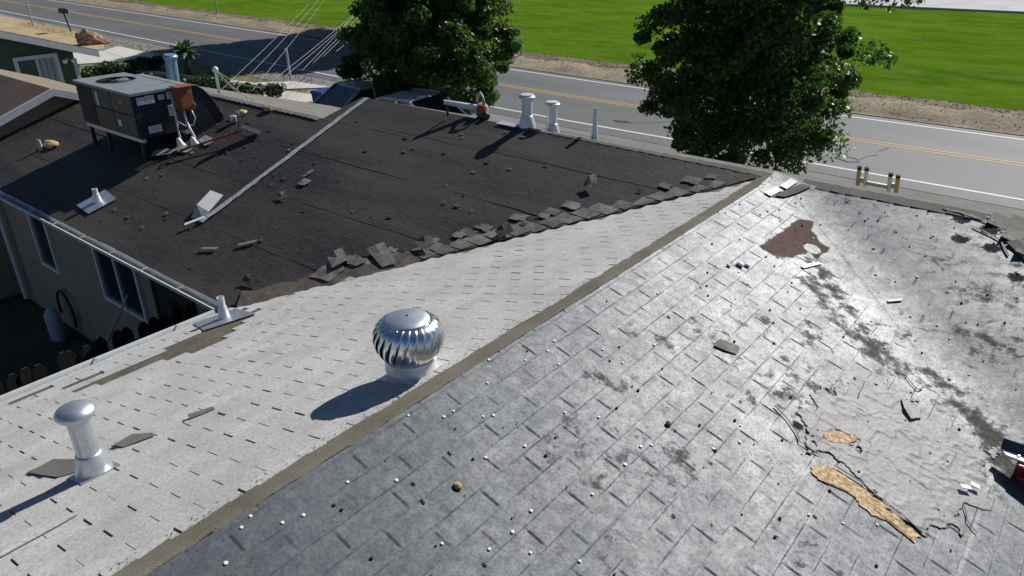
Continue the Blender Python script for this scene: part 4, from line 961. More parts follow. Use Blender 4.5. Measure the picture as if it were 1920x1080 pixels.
scrap([(-5.22, -2.36), (-5.10, -2.40), (-5.02, -2.32), (-5.16, -2.27)], pd, 'folded shingle scrap right of the metal strip', .035, .05)
scrap([(-5.20, -3.43), (-5.00, -3.34), (-4.98, -3.38), (-5.17, -3.47)], pd, 'thin pale shingle strip lower left on black felt', .03, .01, M_greyshingle)
scrap([(-4.80, -3.20), (-4.66, -3.06), (-4.63, -3.09), (-4.77, -3.23)], pd, 'thin pale shingle strip right of its twin on black felt', .03, .01, M_greyshingle)
scrap([(-4.16, -3.60), (-3.96, -3.62), (-3.94, -3.52), (-4.12, -3.50)], pd, 'dark torn shingle near the inside gutter corner', .035, .05, M_crumb)
scrap([(-1.56, -6.05), (-1.60, -5.90), (-1.46, -5.84), (-1.40, -5.86), (-1.47, -6.01)][::-1], pw, 'grey loose shingle tab right of the mushroom capped flue', .014, .012, M_greyshingle)
scrap([(-1.82, -6.42), (-1.84, -6.28), (-1.62, -6.20), (-1.44, -6.24), (-1.50, -6.36)][::-1], pw, 'grey loose shingle behind the mushroom capped flue', .013, .010, M_greyshingle)
scrap([(-.90, -6.84), (-.92, -6.50), (-.865, -6.47), (-.85, -6.82)][::-1], pw, 'long pale raised shingle strip at lower left', .018, .012, M_white_sh, sub=3)
scrap([(-1.42, -5.63), (-1.37, -5.48), (-1.34, -5.50), (-1.37, -5.64)][::-1], pw, 'small curled pale tab on the white shingles', .016, .03, M_remnant)
scrap([(-3.05, -3.20), (-2.72, -3.18), (-2.80, -3.05), (-3.02, -3.06)], pd, 'white loose shingle tab at the lower valley edge', .04, .02, M_white_sh)
scrap([(-3.40, -3.62), (-3.12, -3.54), (-3.16, -3.46), (-3.38, -3.50)], pd, 'dark curled strip at the lower end of the valley', .04, .04, M_remnant)
scrap([(.84, -3.13), (.84, -3.02), (.96, -2.97), (.98, -3.08)][::-1], psil, 'square brown grey shingle piece on the silver slope', .006, .008)
scrap([(.20, -.52), (.29, -.46), (.42, -.12), (.31, -.12), (.24, -.33)][::-1], psil, 'flat grey shingle strip at the top of the silver slope', .012, .01, M_greyshingle)
tag(flatstrip([(.15, -.56), (.17, -.42), (.19, -.34)], .07, psil, .014, 'white_strip', M_white, None, jit=.004), 'lower white strip at the top of the silver slope', 'metal scrap')
tag(flatstrip([(.20, -.30), (.215, -.20), (.235, -.09)], .085, psil, .016, 'white_strip', M_white, None, jit=.004), 'upper white strip by the ridge junction', 'metal scrap')
def lump(nm, c, r_, m, lab, cat, fn, group=None):
    b = MB().lathe([(.3, 0), (1, .25), (.9, .8), (.4, 1.2), (.05, 1.3)], (0, 0, 0), 9); sd_ = random.random()*50
    b.v = [fn(c[0]+v[0]*r_*(1+.5*mnoise.noise((v[0]+sd_, v[1], v[2]))), c[1]+v[1]*r_*.8*(1+.5*mnoise.noise((v[0], v[1]+sd_, v[2]))), .004+v[2]*r_*.6) for v in b.v]
    return tag(b.build(nm, m, None), lab, cat, group)
lump('pebble', (.99, -4.03), .020, M_greyshingle, 'small grey-tan pebble in the middle of the silver slope', 'pebble', psil)
lump('pebble', (.52, -5.28), .022, M_foam, 'small ochre crumb low on the silver slope', 'pebble', psil)
for i, (x, y) in enumerate(((.52, -2.0), (.56, -1.95), (.47, -2.1))): lump('caulk_blob', (x, y), .03-.005*i, M_white, 'white caulk blob on the upper silver slope near the ridge', 'caulk blob', psil, 'white caulk blobs')
tag(flatstrip([(.86, -1.52), (.90, -1.38), (.93, -1.30)], .035, psil, .010, 'white_sliver', M_white, None, jit=.006), 'thin white sliver just below the brown stain', 'metal scrap')
tag(flatstrip([(1.52, -1.42), (1.60, -1.34)], .022, psil, .010, 'white_sliver', M_white, None, jit=.004), 'small white sliver lying in the silver valley', 'metal scrap')
# glossy scraps near the torn patch
tag(flatstrip([(2.38, -3.02), (2.43, -2.98)], .03, psil, .03, 'white_sliver', M_white, None), 'left of two bright white bits by the torn patch', 'metal scrap')
tag(flatstrip([(2.42, -2.94), (2.47, -2.93)], .035, psil, .03, 'white_sliver', M_white, None), 'right of two bright white bits by the torn patch', 'metal scrap')
for i in range(85):     # crumbs on the felt
    s1 = random.random(); x = random.uniform(-9.0, -.9); y = random.uniform(-3.7, -.15)
    if x > y-.2 or (x < -6.3 and y > -.8): continue
    r_ = random.uniform(.010, .028); q = jag([(x-r_*1.4, y-r_*.7), (x+r_*1.3, y-r_*.8), (x+r_*1.5, y+r_*.6), (x-r_*1.1, y+r_*.8)], r_*.35, 1)
    tag(tabpoly('shingle_crumb', q, pd, .022, random.choice((M_crumb, M_remnant, M_crumb)), None, curl=random.uniform(0, .012), th=.004), 'small loose shingle crumb scattered on the black felt', 'debris', 'crumbs on the black felt')
for i in range(60):
    x = random.uniform(.3, 2.6); y = random.uniform(-5.9, -.2)
    if x > XE-y-.2: continue
    r_ = random.uniform(.004, .010); q = jag([(x-r_*1.6, y-r_*.5), (x+r_*1.3, y-r_*.6), (x+r_*1.5, y+r_*.5), (x-r_*1.1, y+r_*.6)], r_*.3, 1)
    tag(tabpoly('grit_flake', q, psil, .004, M_crumb, None, curl=.003, th=.002), 'tiny dark flake scattered on the silver slope', 'debris', 'flakes on the silver slope')

# ---- red and white tool at the right-hand edge
tp = psil(2.66, -2.60, .0); t = thing('red_tool_box', 'dark red tool with white and navy plate at right edge', 'tool', tp)
MB().slab([tp+P(-.11, -.02, .115), tp+P(.30, -.05, .115), tp+P(.34, .04, .105), tp+P(-.15, .05, .105)], (0, 0, 1), .012).build('white_plate', M_white, t)
MB().slab([tp+P(-.15, .05, .105), tp+P(.34, .04, .105), tp+P(.34, .075, .16), tp+P(-.15, .085, .16)], (0, -.8, .4), .01).build('back_plate', M_navy, t)
MB().box(tp+P(.10, -.03, .055), (.30, .09, .09), Matrix.Rotation(-.05, 3, 'Z')).build('body', M_darkred, t, bevel=.015)
MB().tube([tp+P(-.02, -.09, .03), tp+P(.10, -.12, .05), tp+P(.25, -.12, .05)], .016, 10).build('grip', M_darkred, t, smooth=True)
for k in range(3): MB().lathe([(.008, 0), (.006, .006)], tp+P(-.05+.12*k, .015, .114), 10).build('bolt', M_galv, t)

# ---- extension ladder at the front eave
t = thing('ladder', 'aluminium ladder with yellow rails rising behind the ridge', 'ladder', P(.09, 5.1, 0))
def lad(x, zt2, m, tipm):
    a = P(x, 5.0, 0); b = P(x, 4.03, zt2); d = (b-a).normalized()
    o = MB().tube([a, b], .030, 4).build('rail', m, t); MB().tube([b, b+d*.05], .032, 4).build('rail_cap', tipm, o)
ZL = HZ-.95
lad(-.16, ZL, M_yellow, M_blacksteel); lad(.37, ZL-.03, M_yellow, M_blacksteel); lad(-.06, ZL-.0, M_ladder, M_blacksteel); lad(.27, ZL-.02, M_ladder, M_blacksteel)
for k in range(9):
    z = ZL-.20-k*.30; y = 5.0-(5.0-4.03)*z/ZL
    MB().box((.105, y, z), (.33, .05, .05)).build('rung', M_ladder, t)
for x in (-.11, .32): MB().box((x, 4.10, ZL-.17), (.09, .05, .07)).build('rung_lock', M_ladder, t)

# ================================================================== BEYOND THE ROOF
# ---- gabled annex at far left
t = thing('annex', 'brown gabled annex roof with white rake trim at far left', 'building', P(-14.5, -2.1, 0))
xa, xb, yr, zr, sl_ = -12.02, -18.0, -2.13, HZ-.20, .37
yn, yf = -4.4, -.1
nn = Vector((0, -sl_, 1)).normalized(); nf2 = Vector((0, sl_, 1)).normalized()
MB().slab([P(xb, yn, zr-sl_*(yr-yn)), P(xa, yn, zr-sl_*(yr-yn)), P(xa, yr, zr), P(xb, yr, zr)], nn, .05).build('near_slope', M_brownroof, t)
MB().slab([P(xb, yr, zr), P(xa, yr, zr), P(xa, yf, zr-sl_*(yf-yr)), P(xb, yf, zr-sl_*(yf-yr))], nf2, .05).build('far_slope', M_sunlitroof, t)
for (ye) in (yn, yf):
    a = P(xa+.015, yr, zr+.01); b = P(xa+.015, ye, zr-sl_*abs(yr-ye)+.01)
    MB().add([a, b, b-P(0, 0, .13), a-P(0, 0, .13)]+[q+P(.03, 0, 0) for q in (a, b, b-P(0, 0, .13), a-P(0, 0, .13))], [(0, 1, 2, 3), (7, 6, 5, 4), (0, 4, 5, 1), (2, 6, 7, 3), (1, 5, 6, 2)]).build('rake_trim', M_trim, t)
MB().add([P(-12.2, yr, zr-.06), P(-12.2, yn+.2, zr-sl_*2.07-.06), P(-12.2, yn+.2, 0), P(-12.2, yf-.2, 0), P(-12.2, yf-.2, zr-sl_*1.83-.06)], [(0, 1, 2, 3, 4)]).build('gable_wall', M_stucco, t)
MB().box((-15.1, yn+.3, 1.3), (5.8, .15, 2.55)).build('wall', M_stucco, t)
# ---- green house
t = thing('green_house', 'green sided house with white trimmed window at top left', 'house', P(-24, -1, 0))
gx_ = -22.0
def gz(y): return 2.72+(2.79-y)*.330
gw = MB(); gw.add([P(gx_, 2.25, 0), P(gx_, 2.25, gz(2.25)-.1), P(gx_, -3.2, gz(-3.2)-.1), P(gx_, -6, 3.2), P(gx_, -6, 0)], [(0, 1, 2, 3, 4)]); gw.build('gable_wall', M_greenwall, t)
for k in range(30):
    y = 2.2-k*.15
    if y < -3.2: break
    MB().box((gx_+.006, y, gz(y)/2-.1), (.012, .02, gz(y)-.25)).build('batten', M_greenwall, t)
MB().box((gx_-4, 2.25, 1.28), (8, .12, 2.5)).build('wall', M_greenwall, t)
ro = MB(); nr = Vector((0, .33, 1)).normalized(); ro.slab([P(gx_-8, -3.2, gz(-3.2)+.04), P(gx_+.28, -3.2, gz(-3.2)+.04), P(gx_+.28, 2.85, gz(2.85)+.04), P(gx_-8, 2.85, gz(2.85)+.04)], nr, .05); ro.build('roof', M_brownroof, t)
a, b = P(gx_+.29, -3.2, gz(-3.2)+.02), P(gx_+.29, 2.86, gz(2.86)+.02); dz = P(0, 0, .19)
MB().add([a, b, b-dz, a-dz]+[q+P(.035, 0, 0) for q in (a, b, b-dz, a-dz)], [(0, 1, 2, 3), (7, 6, 5, 4), (0, 4, 5, 1), (2, 6, 7, 3), (1, 5, 6, 2)]).build('rake_trim', M_trim, t)
MB().box((gx_-3.8, 2.86, gz(2.86)-.06), (8, .1, .12)).build('gutter', M_gutter, t)
wf = MB()
ya, yb, za, zb2 = .62, 1.80, 1.55, 2.76
wf.box((gx_+.02, (ya+yb)/2, zb2-.05), (.06, yb-ya, .10)); wf.box((gx_+.02, (ya+yb)/2, za+.05), (.06, yb-ya, .10)); wf.box((gx_+.02, ya+.05, (za+zb2)/2), (.06, .10, zb2-za-.2)); wf.box((gx_+.02, yb-.05, (za+zb2)/2), (.06, .10, zb2-za-.2)); wf.box((gx_+.018, (ya+yb)/2, (za+zb2)/2), (.05, .05, zb2-za-.2))
wf = wf.build('window', M_frame, t)
MB().box((gx_+.006, (ya*.5+yb*.5-.27), (za+zb2)/2), (.006, .46, zb2-za-.2)).build('pane', M_greenwall, wf); MB().box((gx_+.006, (ya*.5+yb*.5+.27), (za+zb2)/2), (.006, .46, zb2-za-.2)).build('pane', mat('curtained_glass', (.36, .40, .44), (.46, .50, .53), 12, .3, stretch=(1, 9, .2)), wf)
MB().box((gx_+.03, 2.23, 1.25), (.09, .10, 2.5)).build('corner_trim', M_trim, t)
lm = MB().tube([P(gx_+.02, 2.02, 2.58), P(gx_+.14, 2.02, 2.56)], .02, 8).build('flood_lamp', M_white, t)
for s in (-1, 1): MB().lathe([(.02, 0), (.06, .05), (.065, .1), (.01, .1)], P(gx_+.14, 2.02+.07*s, 2.54), 12, Vector((.6, .6*s, -.35))).build('lamp_head', M_white, lm, smooth='auto')
# ---- yard fence below the gutter
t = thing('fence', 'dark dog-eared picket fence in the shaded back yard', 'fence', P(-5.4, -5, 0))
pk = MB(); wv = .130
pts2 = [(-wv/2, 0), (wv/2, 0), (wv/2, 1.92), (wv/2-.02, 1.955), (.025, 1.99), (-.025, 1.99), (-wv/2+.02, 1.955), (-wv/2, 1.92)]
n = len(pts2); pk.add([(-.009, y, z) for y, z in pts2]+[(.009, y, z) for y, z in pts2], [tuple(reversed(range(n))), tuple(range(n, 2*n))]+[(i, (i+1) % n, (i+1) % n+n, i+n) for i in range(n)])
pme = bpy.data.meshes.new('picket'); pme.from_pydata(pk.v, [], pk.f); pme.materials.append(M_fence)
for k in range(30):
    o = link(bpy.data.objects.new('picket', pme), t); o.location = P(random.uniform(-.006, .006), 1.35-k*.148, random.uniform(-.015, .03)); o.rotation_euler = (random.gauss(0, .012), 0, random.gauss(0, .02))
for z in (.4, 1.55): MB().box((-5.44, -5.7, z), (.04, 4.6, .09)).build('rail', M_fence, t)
# ---- things against the shaded wall
t = thing('water_sack', 'pale blue and white sack against the shaded wall', 'sack', P(-9.85, -3.78, 0))
b = MB().lathe([(.12, 0), (.15, .05), (.14, .3), (.15, .42), (.10, .52), (.05, .56), (.02, .57)], (0, 0, 0), 18)
b.v = [P(-9.85+v[0]*(1+.2*mnoise.noise((v[0]*5, v[1]*5, v[2]*5))), -3.80+v[1]*.8, v[2]) for v in map(Vector, b.v)]; b.build('sack_body', M_bag, t, smooth=True)
MB().tube([P(-9.85+.27*math.cos(a), -3.58, .42+.36*math.sin(a)) for a in np.linspace(-.6, math.pi+.3, 14)], .022, 8).build('hoop', M_blacksteel, t, smooth=True)
tag(MB().tube([P(-8.35, -3.95, .0), P(-7.30, -3.56, 1.50)], .016, 8).build('leaning_pole', M_post, None), 'thin pole leaning on the shaded wall below the window', 'pole')

# ---- trees
def leaves(centers, radii, counts, size, seed, flat=.75):
    r = np.random.default_rng(seed); out = []
    for c, rad, n in zip(centers, radii, counts):
        d = r.normal(size=(n, 3)); d /= np.linalg.norm(d, axis=1)[:, None]; q = rad*r.random(n)**.45
        p = np.array(c)+d*q[:, None]*np.array([1, 1, flat]); out.append(p)
    Pn = np.concatenate(out); n = len(Pn)
    a = r.normal(size=(n, 3)); a[:, 2] -= .55; a /= np.linalg.norm(a, axis=1)[:, None]
    b = np.cross(a, r.normal(size=(n, 3))); b /= np.linalg.norm(b, axis=1)[:, None]
    nn_ = np.cross(a, b); sz = size*(.6+.7*r.random(n))[:, None]
    V = np.stack([Pn-a*sz*.55, Pn+b*sz*.34+nn_*sz*.06, Pn+a*sz*.6-nn_*sz*.05, Pn-b*sz*.34+nn_*sz*.06], 1).reshape(-1, 3)
    F = np.arange(4*n).reshape(-1, 4); return V, F
def tree(nm, label, base, prof, zc, seed, nclump, per, leaf=.115, extra=(), trunk_r=.16, clr=1.0, group=None):
    """prof: list of (z, radius) for the crown outline"""
    rr_ = random.Random(seed); r = np.random.default_rng(seed); bx_, by_ = base
    t = thing(nm, label, 'tree', P(bx_, by_, 0), group)
    zz = np.array([p[0] for p in prof]); rad = np.array([p[1] for p in prof])
    cs = []; rs = []; nz_ = []
    while len(cs) < nclump:
        z = r.uniform(zz[0], zz[-1]); R_ = np.interp(z, zz, rad); q = math.sqrt(r.random())*1.0
        if r.random() > (R_/rad.max())**1.2+.1: continue
        if q < .45 and r.random() < .6: continue
        a = r.uniform(0, 2*math.pi); lob = .90+.15*math.sin(a*3+seed+z*1.3)+.10*math.sin(a*5-z*2.9)
        ql = min(q*lob, .93 if q > .9 else 1.0); cs.append((bx_+R_*ql*math.cos(a), by_+R_*ql*math.sin(a), z+r.normal()*.12)); rs.append((r.uniform(.16, .40) if q > .8 else r.uniform(.3, .6))*clr); nz_.append(int(per*r.uniform(.5, 1.4)))
    for (ex, ey, ez, er, en) in extra: cs.append((ex, ey, ez)); rs.append(er); nz_.append(en)
    V, F = leaves(cs, rs, nz_, leaf, seed); o0 = np.array(t.location); npmesh('crown', V-o0, F, M_leaf, t)
    fork = zz[0]+.35
    tr = MB().tube([P(bx_, by_, 0), P(bx_+.03, by_, fork*.5), P(bx_, by_+.02, fork), P(bx_+.05, by_, (fork+zz[-1])*.55), P(bx_, by_, zz[-1]*.85)], [trunk_r*1.25, trunk_r, trunk_r*.9, trunk_r*.5, .03], 12); tr.build('trunk', M_bark, t, smooth=True)
    order = sorted(range(len(cs)), key=lambda i: rr_.random())[:26]
    for i in order:
        c = Vector(cs[i]); s_ = P(bx_, by_, max(fork*.85, min(c.z-.5, zz[-1]*.7)-rr_.uniform(.1, .6))); mid = (s_+c)/2+P(0, 0, .18)
        MB().tube([s_, mid, c], [trunk_r*.38, trunk_r*.22, .012], 6).build('limb', M_bark, t, smooth=True)
    return t
tree('street_tree', 'large dark leafy tree behind the ridge by the ladder', (-4.30, 9.5), [(1.05, 1.35), (1.5, 2.1), (2.3, 2.55), (3.2, 2.65), (4.0, 2.3), (5.0, 2.0), (6.2, 1.3), (7.2, .4)], 4, 11, 380, 260, .105,
     extra=((-1.9, 9.4, 4.75, .45, 160), (-1.4, 9.3, 4.72, .4, 120), (-1.05, 9.3, 4.70, .28, 60), (-1.75, 9.6, 3.6, .4, 160), (-1.45, 9.6, 3.45, .3, 90), (-7.1, 9.6, 2.9, .3, 70), (-3.3, 9.2, 1.1, .35, 90), (-2.75, 9.2, 1.05, .3, 80), (-4.0, 9.3, .95, .35, 90)))
tree('street_tree', 'dark leafy tree behind the ridge by the leaf blower', (-14.0, 9.3), [(.95, 1.2), (1.4, 2.3), (2.2, 2.9), (3.2, 2.8), (4.0, 2.6), (5.0, 2.1), (6.2, 1.4), (7.2, .4)], 4, 25, 380, 260, .115,
     extra=((-16.9, 8.6, 1.45, .4, 160), (-17.3, 8.5, 1.25, .35, 120), (-16.3, 8.9, 1.2, .4, 150), (-15.3, 8.9, .95, .4, 150), (-16.4, 8.8, 1.75, .5, 260), (-15.9, 8.8, 1.3, .5, 260), (-16.0, 8.9, 2.2, .5, 260), (-16.9, 8.9, 1.9, .35, 140)))
tree('roadside_tree', 'wide spreading tree across the road whose shade darkens the carriageway', (-31.6, 25.6), [(4.6, 4.5), (5.6, 6.6), (7, 7.0), (8.5, 6.2), (10, 4.0), (11, 1.5)], 8, 31, 330, 330, .30, trunk_r=.3, clr=2.6)
# ---- small palm
t = thing('palm', 'small dark palm beside the shaded road at left', 'palm', P(-30.7, 10.3, 0))
MB().tube([P(-30.7, 10.3, 0), P(-30.68, 10.3, .5), P(-30.7, 10.3, 1.0)], [.16, .13, .12], 10).build('trunk', M_bark, t, smooth=True)
for k in range(22):
    a = k*2.399; el = .15+1.15*(k/22); L_ = .95; vs = []; fs = []; m = 7
    for i in range(m):
        s = i/(m-1); rr2 = L_*s*math.cos(el)+.0; hz_ = 1.0+L_*s*math.sin(el)-.55*s*s*(1.25-el*.6); wd = .17*math.sin(max(.08, min(1, s*1.05))*math.pi)+.01
        cx_, cy_ = -30.7+rr2*math.cos(a), 10.3+rr2*math.sin(a); vs += [(cx_-wd*math.sin(a), cy_+wd*math.cos(a), hz_-.05), (cx_, cy_, hz_), (cx_+wd*math.sin(a), cy_-wd*math.cos(a), hz_-.05)]
    for i in range(m-1): b_ = 3*i; fs += [(b_, b_+1, b_+4, b_+3), (b_+1, b_+2, b_+5, b_+4)]
    MB().add(vs, fs).build('frond', M_palm, t)
# ---- hedges
def hedge(label, a, b, h, wd, n, seed):
    a = np.array(a); b = np.array(b); r = np.random.default_rng(seed); cs = []; rs = []
    for k in range(n):
        p = a+(b-a)*r.random(); cs.append((p[0]+r.normal()*wd*.3, p[1]+r.normal()*wd*.3, h*(.3+.5*r.random()))); rs.append(h*.42)
    V, F = leaves(cs, rs, [110]*n, .13, seed); t = thing('hedge', label, 'hedge', (float(a[0]+b[0])/2, float(a[1]+b[1])/2, 0))
    npmesh('foliage', V-np.array(t.location), F, M_hedge, t)
    for k in range(6): p = a+(b-a)*(k+.5)/6; MB().tube([P(p[0], p[1], 0), P(p[0], p[1], h*.6)], .03, 6).build('stem', M_bark, t)
hedge('low dark hedge below the pale driveway behind the green house', (-33.3, 6.9), (-33.2, 10.6), .6, .7, 60, 41)
hedge('rounded dark shrub at the corner of the green house', (-33.9, 6.0), (-33.4, 6.5), .7, .6, 22, 42)
hedge('low dark shrubs in the shade behind the air conditioner', (-29.5, 7.6), (-22.8, 9.4), .6, 1.0, 70, 43)
# ---- boulder
b = bmesh.new(); bmesh.ops.create_icosphere(b, subdivisions=4, radius=1)
for v in b.verts:
    d = v.co.copy(); n_ = mnoise.fractal((d.x*1.4+3, d.y*1.4, d.z*1.4), 1.0, 2.0, 4)
    f = 1+.34*n_; tail = max(0, d.x+.25); hg = 1.05-.62*min(1, tail*1.1)-.25*max(0, -d.x-.55)
    v.co = Vector((d.x*1.5*(1+.18*n_), d.y*.8*f*(1-.25*max(0, d.x)), max(-.05, (d.z*.85+.45)*hg*f)))
me = bpy.data.meshes.new('boulder'); b.to_mesh(me); b.free(); me.materials.append(M_rock)
o = link(bpy.data.objects.new('boulder', me)); o.location = (-44.6, 12.3, 0); o.rotation_euler = (0, 0, R(64)); o.scale = (.60, .60, .62); tag(o, 'big reddish jagged boulder beside the road at top left', 'boulder')
# ---- mailbox and posts
t = thing('mailbox', 'black roadside mailbox on a leaning post at top left', 'mailbox', P(-51.9, 14.1, 0))
MB().tube([P(-51.9, 14.1, 0), P(-52.05, 14.0, 1.15)], .05, 6).build('post', M_blacksteel, t)
hd = MB(); vs = []; L2 = .35
for yy in (-L2, L2):
    for a in np.linspace(0, math.pi, 9): vs.append(P(-52.05+yy, 14.0+.17*math.cos(a), 1.28+.15*math.sin(a)))
    vs += [P(-52.05+yy, 13.83, 1.13), P(-52.05+yy, 14.17, 1.13)]
n = 11; hd.add(vs, [tuple(reversed(range(n))), tuple(range(n, 2*n))]+[(i, (i+1) % n, (i+1) % n+n, i+n) for i in range(n)]); hd.build('box', M_blacksteel, t)
def post(x, y, h, lab, r_=.05, lean=(0, 0)):
    t = thing('marker_post', lab, 'post', P(x, y, 0)); MB().tube([P(x, y, 0), P(x+lean[0], y+lean[1], h)], r_, 8).build('shaft', M_post, t); MB().tube([P(x+lean[0], y+lean[1], h), P(x+lean[0]*1.02, y+lean[1]*1.02, h+.03)], r_*1.2, 8).build('post_cap', M_post, t)
post(-57.4, 13.9, 1.55, 'pale thin post by the dry yard at the far left', .06)
post(-51.2, 24.3, 1.35, 'pale thin post on the far verge left of the trees', .05)
post(-25.5, 12.1, 1.35, 'grey steel post standing in front of the shaded road', .055, (-.05, 0))
post(-20.7, 22.1, 1.05, 'grey post on the verge between the two trees', .05)
# ---- overhead wires
wires = [((-18.97, 5, 1.51), (-31.99, 20, 3.48)), ((-18.06, 5, 1.67), (-31.62, 20, 3.51)), ((-17.22, 5, 1.72), (-31.15, 20, 3.68)), ((-16.44, 5, 1.96), (-27.52, 20, 3.48)), ((-15.9, 5, 2.09), (-27.05, 20, 3.73)), ((-15.56, 5, 1.99), (-27.02, 20, 4.13)), ((-15.29, 5, 2.09), (-26.47, 20, 4.16)), ((-15.11, 5, 2.14), (-25.96, 20, 4.22)), ((-14.9, 5, 2.2), (-24.96, 20, 4.05))]
wn_ = ['leftmost', 'second from left', 'third from left', 'fourth from left', 'middle right', 'fourth from right', 'third from right', 'second from right', 'rightmost']
for (a, b), nm in zip(wires, wn_):
    a = Vector(a); b = Vector(b); pts = []
    for k in range(9): s = k/8; pts.append(a.lerp(b, s)-P(0, 0, .10*math.sin(s*math.pi)))
    tag(MB().tube(pts, .0055, 5).build('overhead_wire', M_wire, None), nm+' of the slanting pale wires over the shaded road', 'wire', 'slanting overhead wires')
# ---- cars
def car(label, c, rz, paint_, L_=4.4, Wd=1.75, H=1.45, van=False):
    t = thing('parked_car', label, 'car', P(c[0], c[1], .05)); q = Matrix.Rotation(rz, 4, 'Z'); o0 = Vector((c[0], c[1], .05))
    def tr(b): b.v = [tuple(o0+(q @ Vector(v)).to_3d()) for v in b.v]; return b
    # lower body, side profile lofted with rounded shoulders
    def loft(profile, ws, nm, m, parent):
        vs = []; fs = []; n = len(profile)
        for s, k in ((-1, .94), (-1, 1), (1, 1), (1, .94)):
            for (x, z), w_ in zip(profile, ws): vs.append((x*(1 if k == 1 else .985), s*w_*k, z if k == 1 else z))
        for r_ in range(3):
            for i in range(n): fs.append((r_*n+i, r_*n+(i+1) % n, (r_+1)*n+(i+1) % n, (r_+1)*n+i))
        fs += [tuple(range(n)), tuple(reversed(range(3*n, 4*n)))]
        o = tr(MB().add(vs, fs)).build(nm, m, parent, bevel=.04); return o
    h = L_/2; bt = .82 if not van else .95
    body = loft([(-h, .35), (-h, bt-.12), (-h+.25, bt), (h-1.25, bt+.06), (h-.25, bt-.10), (h, bt-.28), (h, .30), (h-.4, .22), (-h+.3, .22)], [Wd/2]*9, 'body', paint_, t)
    cf = h-1.25; cr = -h+.15 if van else -h+.65
    cab = loft([(cr, bt+.01), (cr+.35, H-.02), (cf-.95, H), (cf+.02, bt+.05)], [Wd/2-.05, Wd/2-.16, Wd/2-.16, Wd/2-.05], 'cabin', M_glass, t)
    loft([(cr+.36, H-.005), (cr+.40, H+.03), (cf-1.0, H+.03), (cf-.93, H-.005)], [Wd/2-.13]*4, 'roof', paint_, t)
    for s in (-1, 1):
        for (xa_, za_, xb_, zb_) in ((cr, bt+.02, cr+.36, H), (cf+.02, bt+.05, cf-.95, H), ((cr+cf)/2-.2, bt+.03, (cr+cf)/2-.2, H)):
            tr(MB().tube([(xa_, s*(Wd/2-.045), za_), (xb_, s*(Wd/2-.155), zb_)], .045, 6)).build('pillar', paint_, t)
        for xw in (h-.85, -h+.85):
            wv_ = tr(MB().tube([(xw, s*(Wd/2-.2), .31), (xw, s*(Wd/2+.01), .31)], .31, 20)).build('wheel', M_rubber, t); tr(MB().tube([(xw, s*(Wd/2), .31), (xw, s*(Wd/2+.018), .31)], .2, 16)).build('rim', M_galv, wv_)
        tr(MB().box((h-.04, s*(Wd/2-.3), bt-.25), (.1, .35, .13))).build('headlight', M_bright, t); tr(MB().box((-h+.03, s*(Wd/2-.2), bt-.2), (.08, .2, .2))).build('tail_lamp', M_red, t)
        tr(MB().box((cf-.1, s*(Wd/2+.07), bt+.14), (.12, .16, .12))).build('mirror', paint_, t)
    return t
car('pale teal car parked behind the ridge next to the blue bin', (-16.1, 7.6), R(-100), M_teal, H=1.50)
car('white car parked under the tree behind the black ridge', (-12.05, 7.3), R(8), M_carwhite, L_=3.8, H=1.70, van=True)
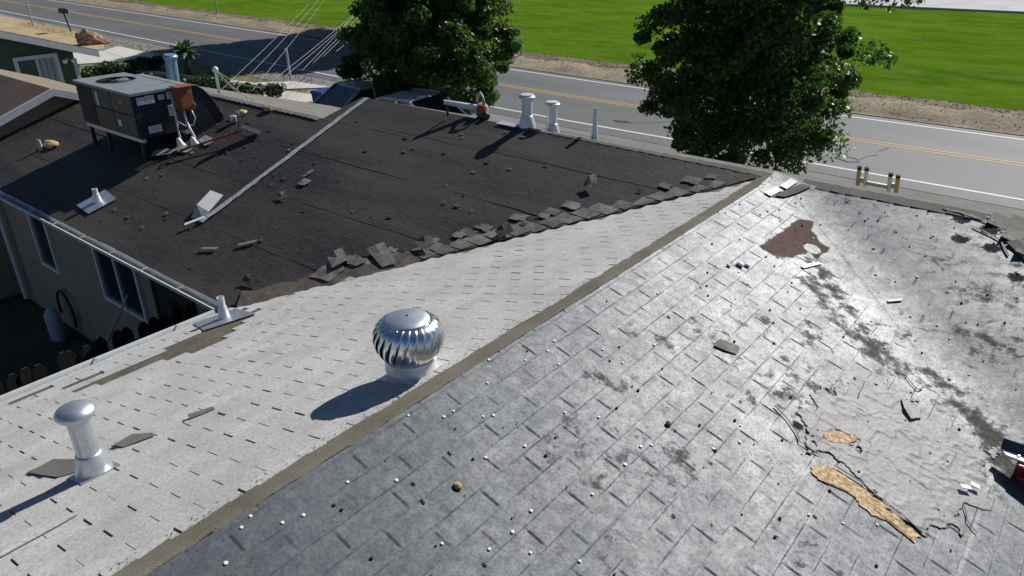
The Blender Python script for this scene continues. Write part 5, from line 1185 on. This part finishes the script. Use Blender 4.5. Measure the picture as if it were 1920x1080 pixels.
# ---- recycling bin
t = thing('recycling_bin', 'dark wheeled bin with a blue lid beside the teal car', 'bin', P(-18.3, 8.35, .05))
MB().box((-18.3, 8.35, .53), (.50, .55, .92), taper=1.18).build('bin_body', M_binbody, t, bevel=.03)
MB().box((-18.3, 8.35, 1.035), (.64, .72, .09), taper=.92).build('lid', M_blue, t, bevel=.025)
for s in (-1, 1): MB().tube([(-18.3+s*.22, 8.66, .17), (-18.3+s*.30, 8.66, .17)], .12, 14).build('wheel', M_rubber, t)
MB().tube([(-18.55, 8.75, .98), (-18.05, 8.75, .98)], .018, 8).build('handle', M_binbody, t)
# ---- litter of rough tufts on the verges: uncountable
r = np.random.default_rng(77); n = 14000
xx = r.uniform(-75, 6, n); yy = ynear(xx)+6.95+3.5*r.random(n)**.8; base_z = verge_z(xx, yy)
near_ = r.random(n) < .22; xx = np.where(near_, r.uniform(-60, -24, n), xx); yy = np.where(near_, ynear(xx)-1.0-1.6*r.random(n), yy); base_z = np.where(near_, .0, base_z)
a = r.uniform(0, 6.28, n); hh = r.uniform(.02, .08, n); ww = r.uniform(.015, .05, n)
V = np.stack([np.stack([xx-ww*np.cos(a), yy-ww*np.sin(a), base_z-.02], -1), np.stack([xx+ww*np.cos(a), yy+ww*np.sin(a), base_z-.02], -1), np.stack([xx+r.normal(size=n)*.06, yy+r.normal(size=n)*.06, base_z+hh], -1)], 1).reshape(-1, 3)
o = npmesh('verge_weeds', V, np.arange(3*n).reshape(-1, 3), mat('dry_weed', (.20, .155, .075), (.33, .27, .14), .8, .9, trans=(.06, .05, .02)), None)
o['kind'] = 'stuff'; o['label'] = 'dry weeds and stubble along the dirt road verges'

# ---- granule flecks along the ridge cap edge and the bare eave: uncountable
r = np.random.default_rng(91); n = 1100
yy = -r.random(n)*6.9; xx = -.115-np.abs(r.normal(size=n))*.05
k = r.random(n) < .35; t_ = r.random(n); xx = np.where(k, -2.75-.75*t_+r.normal(size=n)*.08, xx); yy = np.where(k, -3.9-1.9*t_+r.normal(size=n)*.10, yy)
ok = yy < xx-.05; xx = xx[ok]; yy = yy[ok]; n = len(xx); zz = HZ+T*xx+.010
sz = r.uniform(.0015, .005, n); a = r.uniform(0, 6.28, n)
V = np.stack([np.stack([xx+sz*np.cos(a+q)*(1.6 if q in (0, 3.14) else .8), yy+sz*np.sin(a+q)*1.3, zz+.002+T*sz*np.cos(a+q)], -1) for q in (0, 1.57, 3.14, 4.71)], 1).reshape(-1, 3)
o = npmesh('granule_flecks', V, np.arange(4*n).reshape(-1, 4), M_crumb, wslope); o['kind'] = 'stuff'
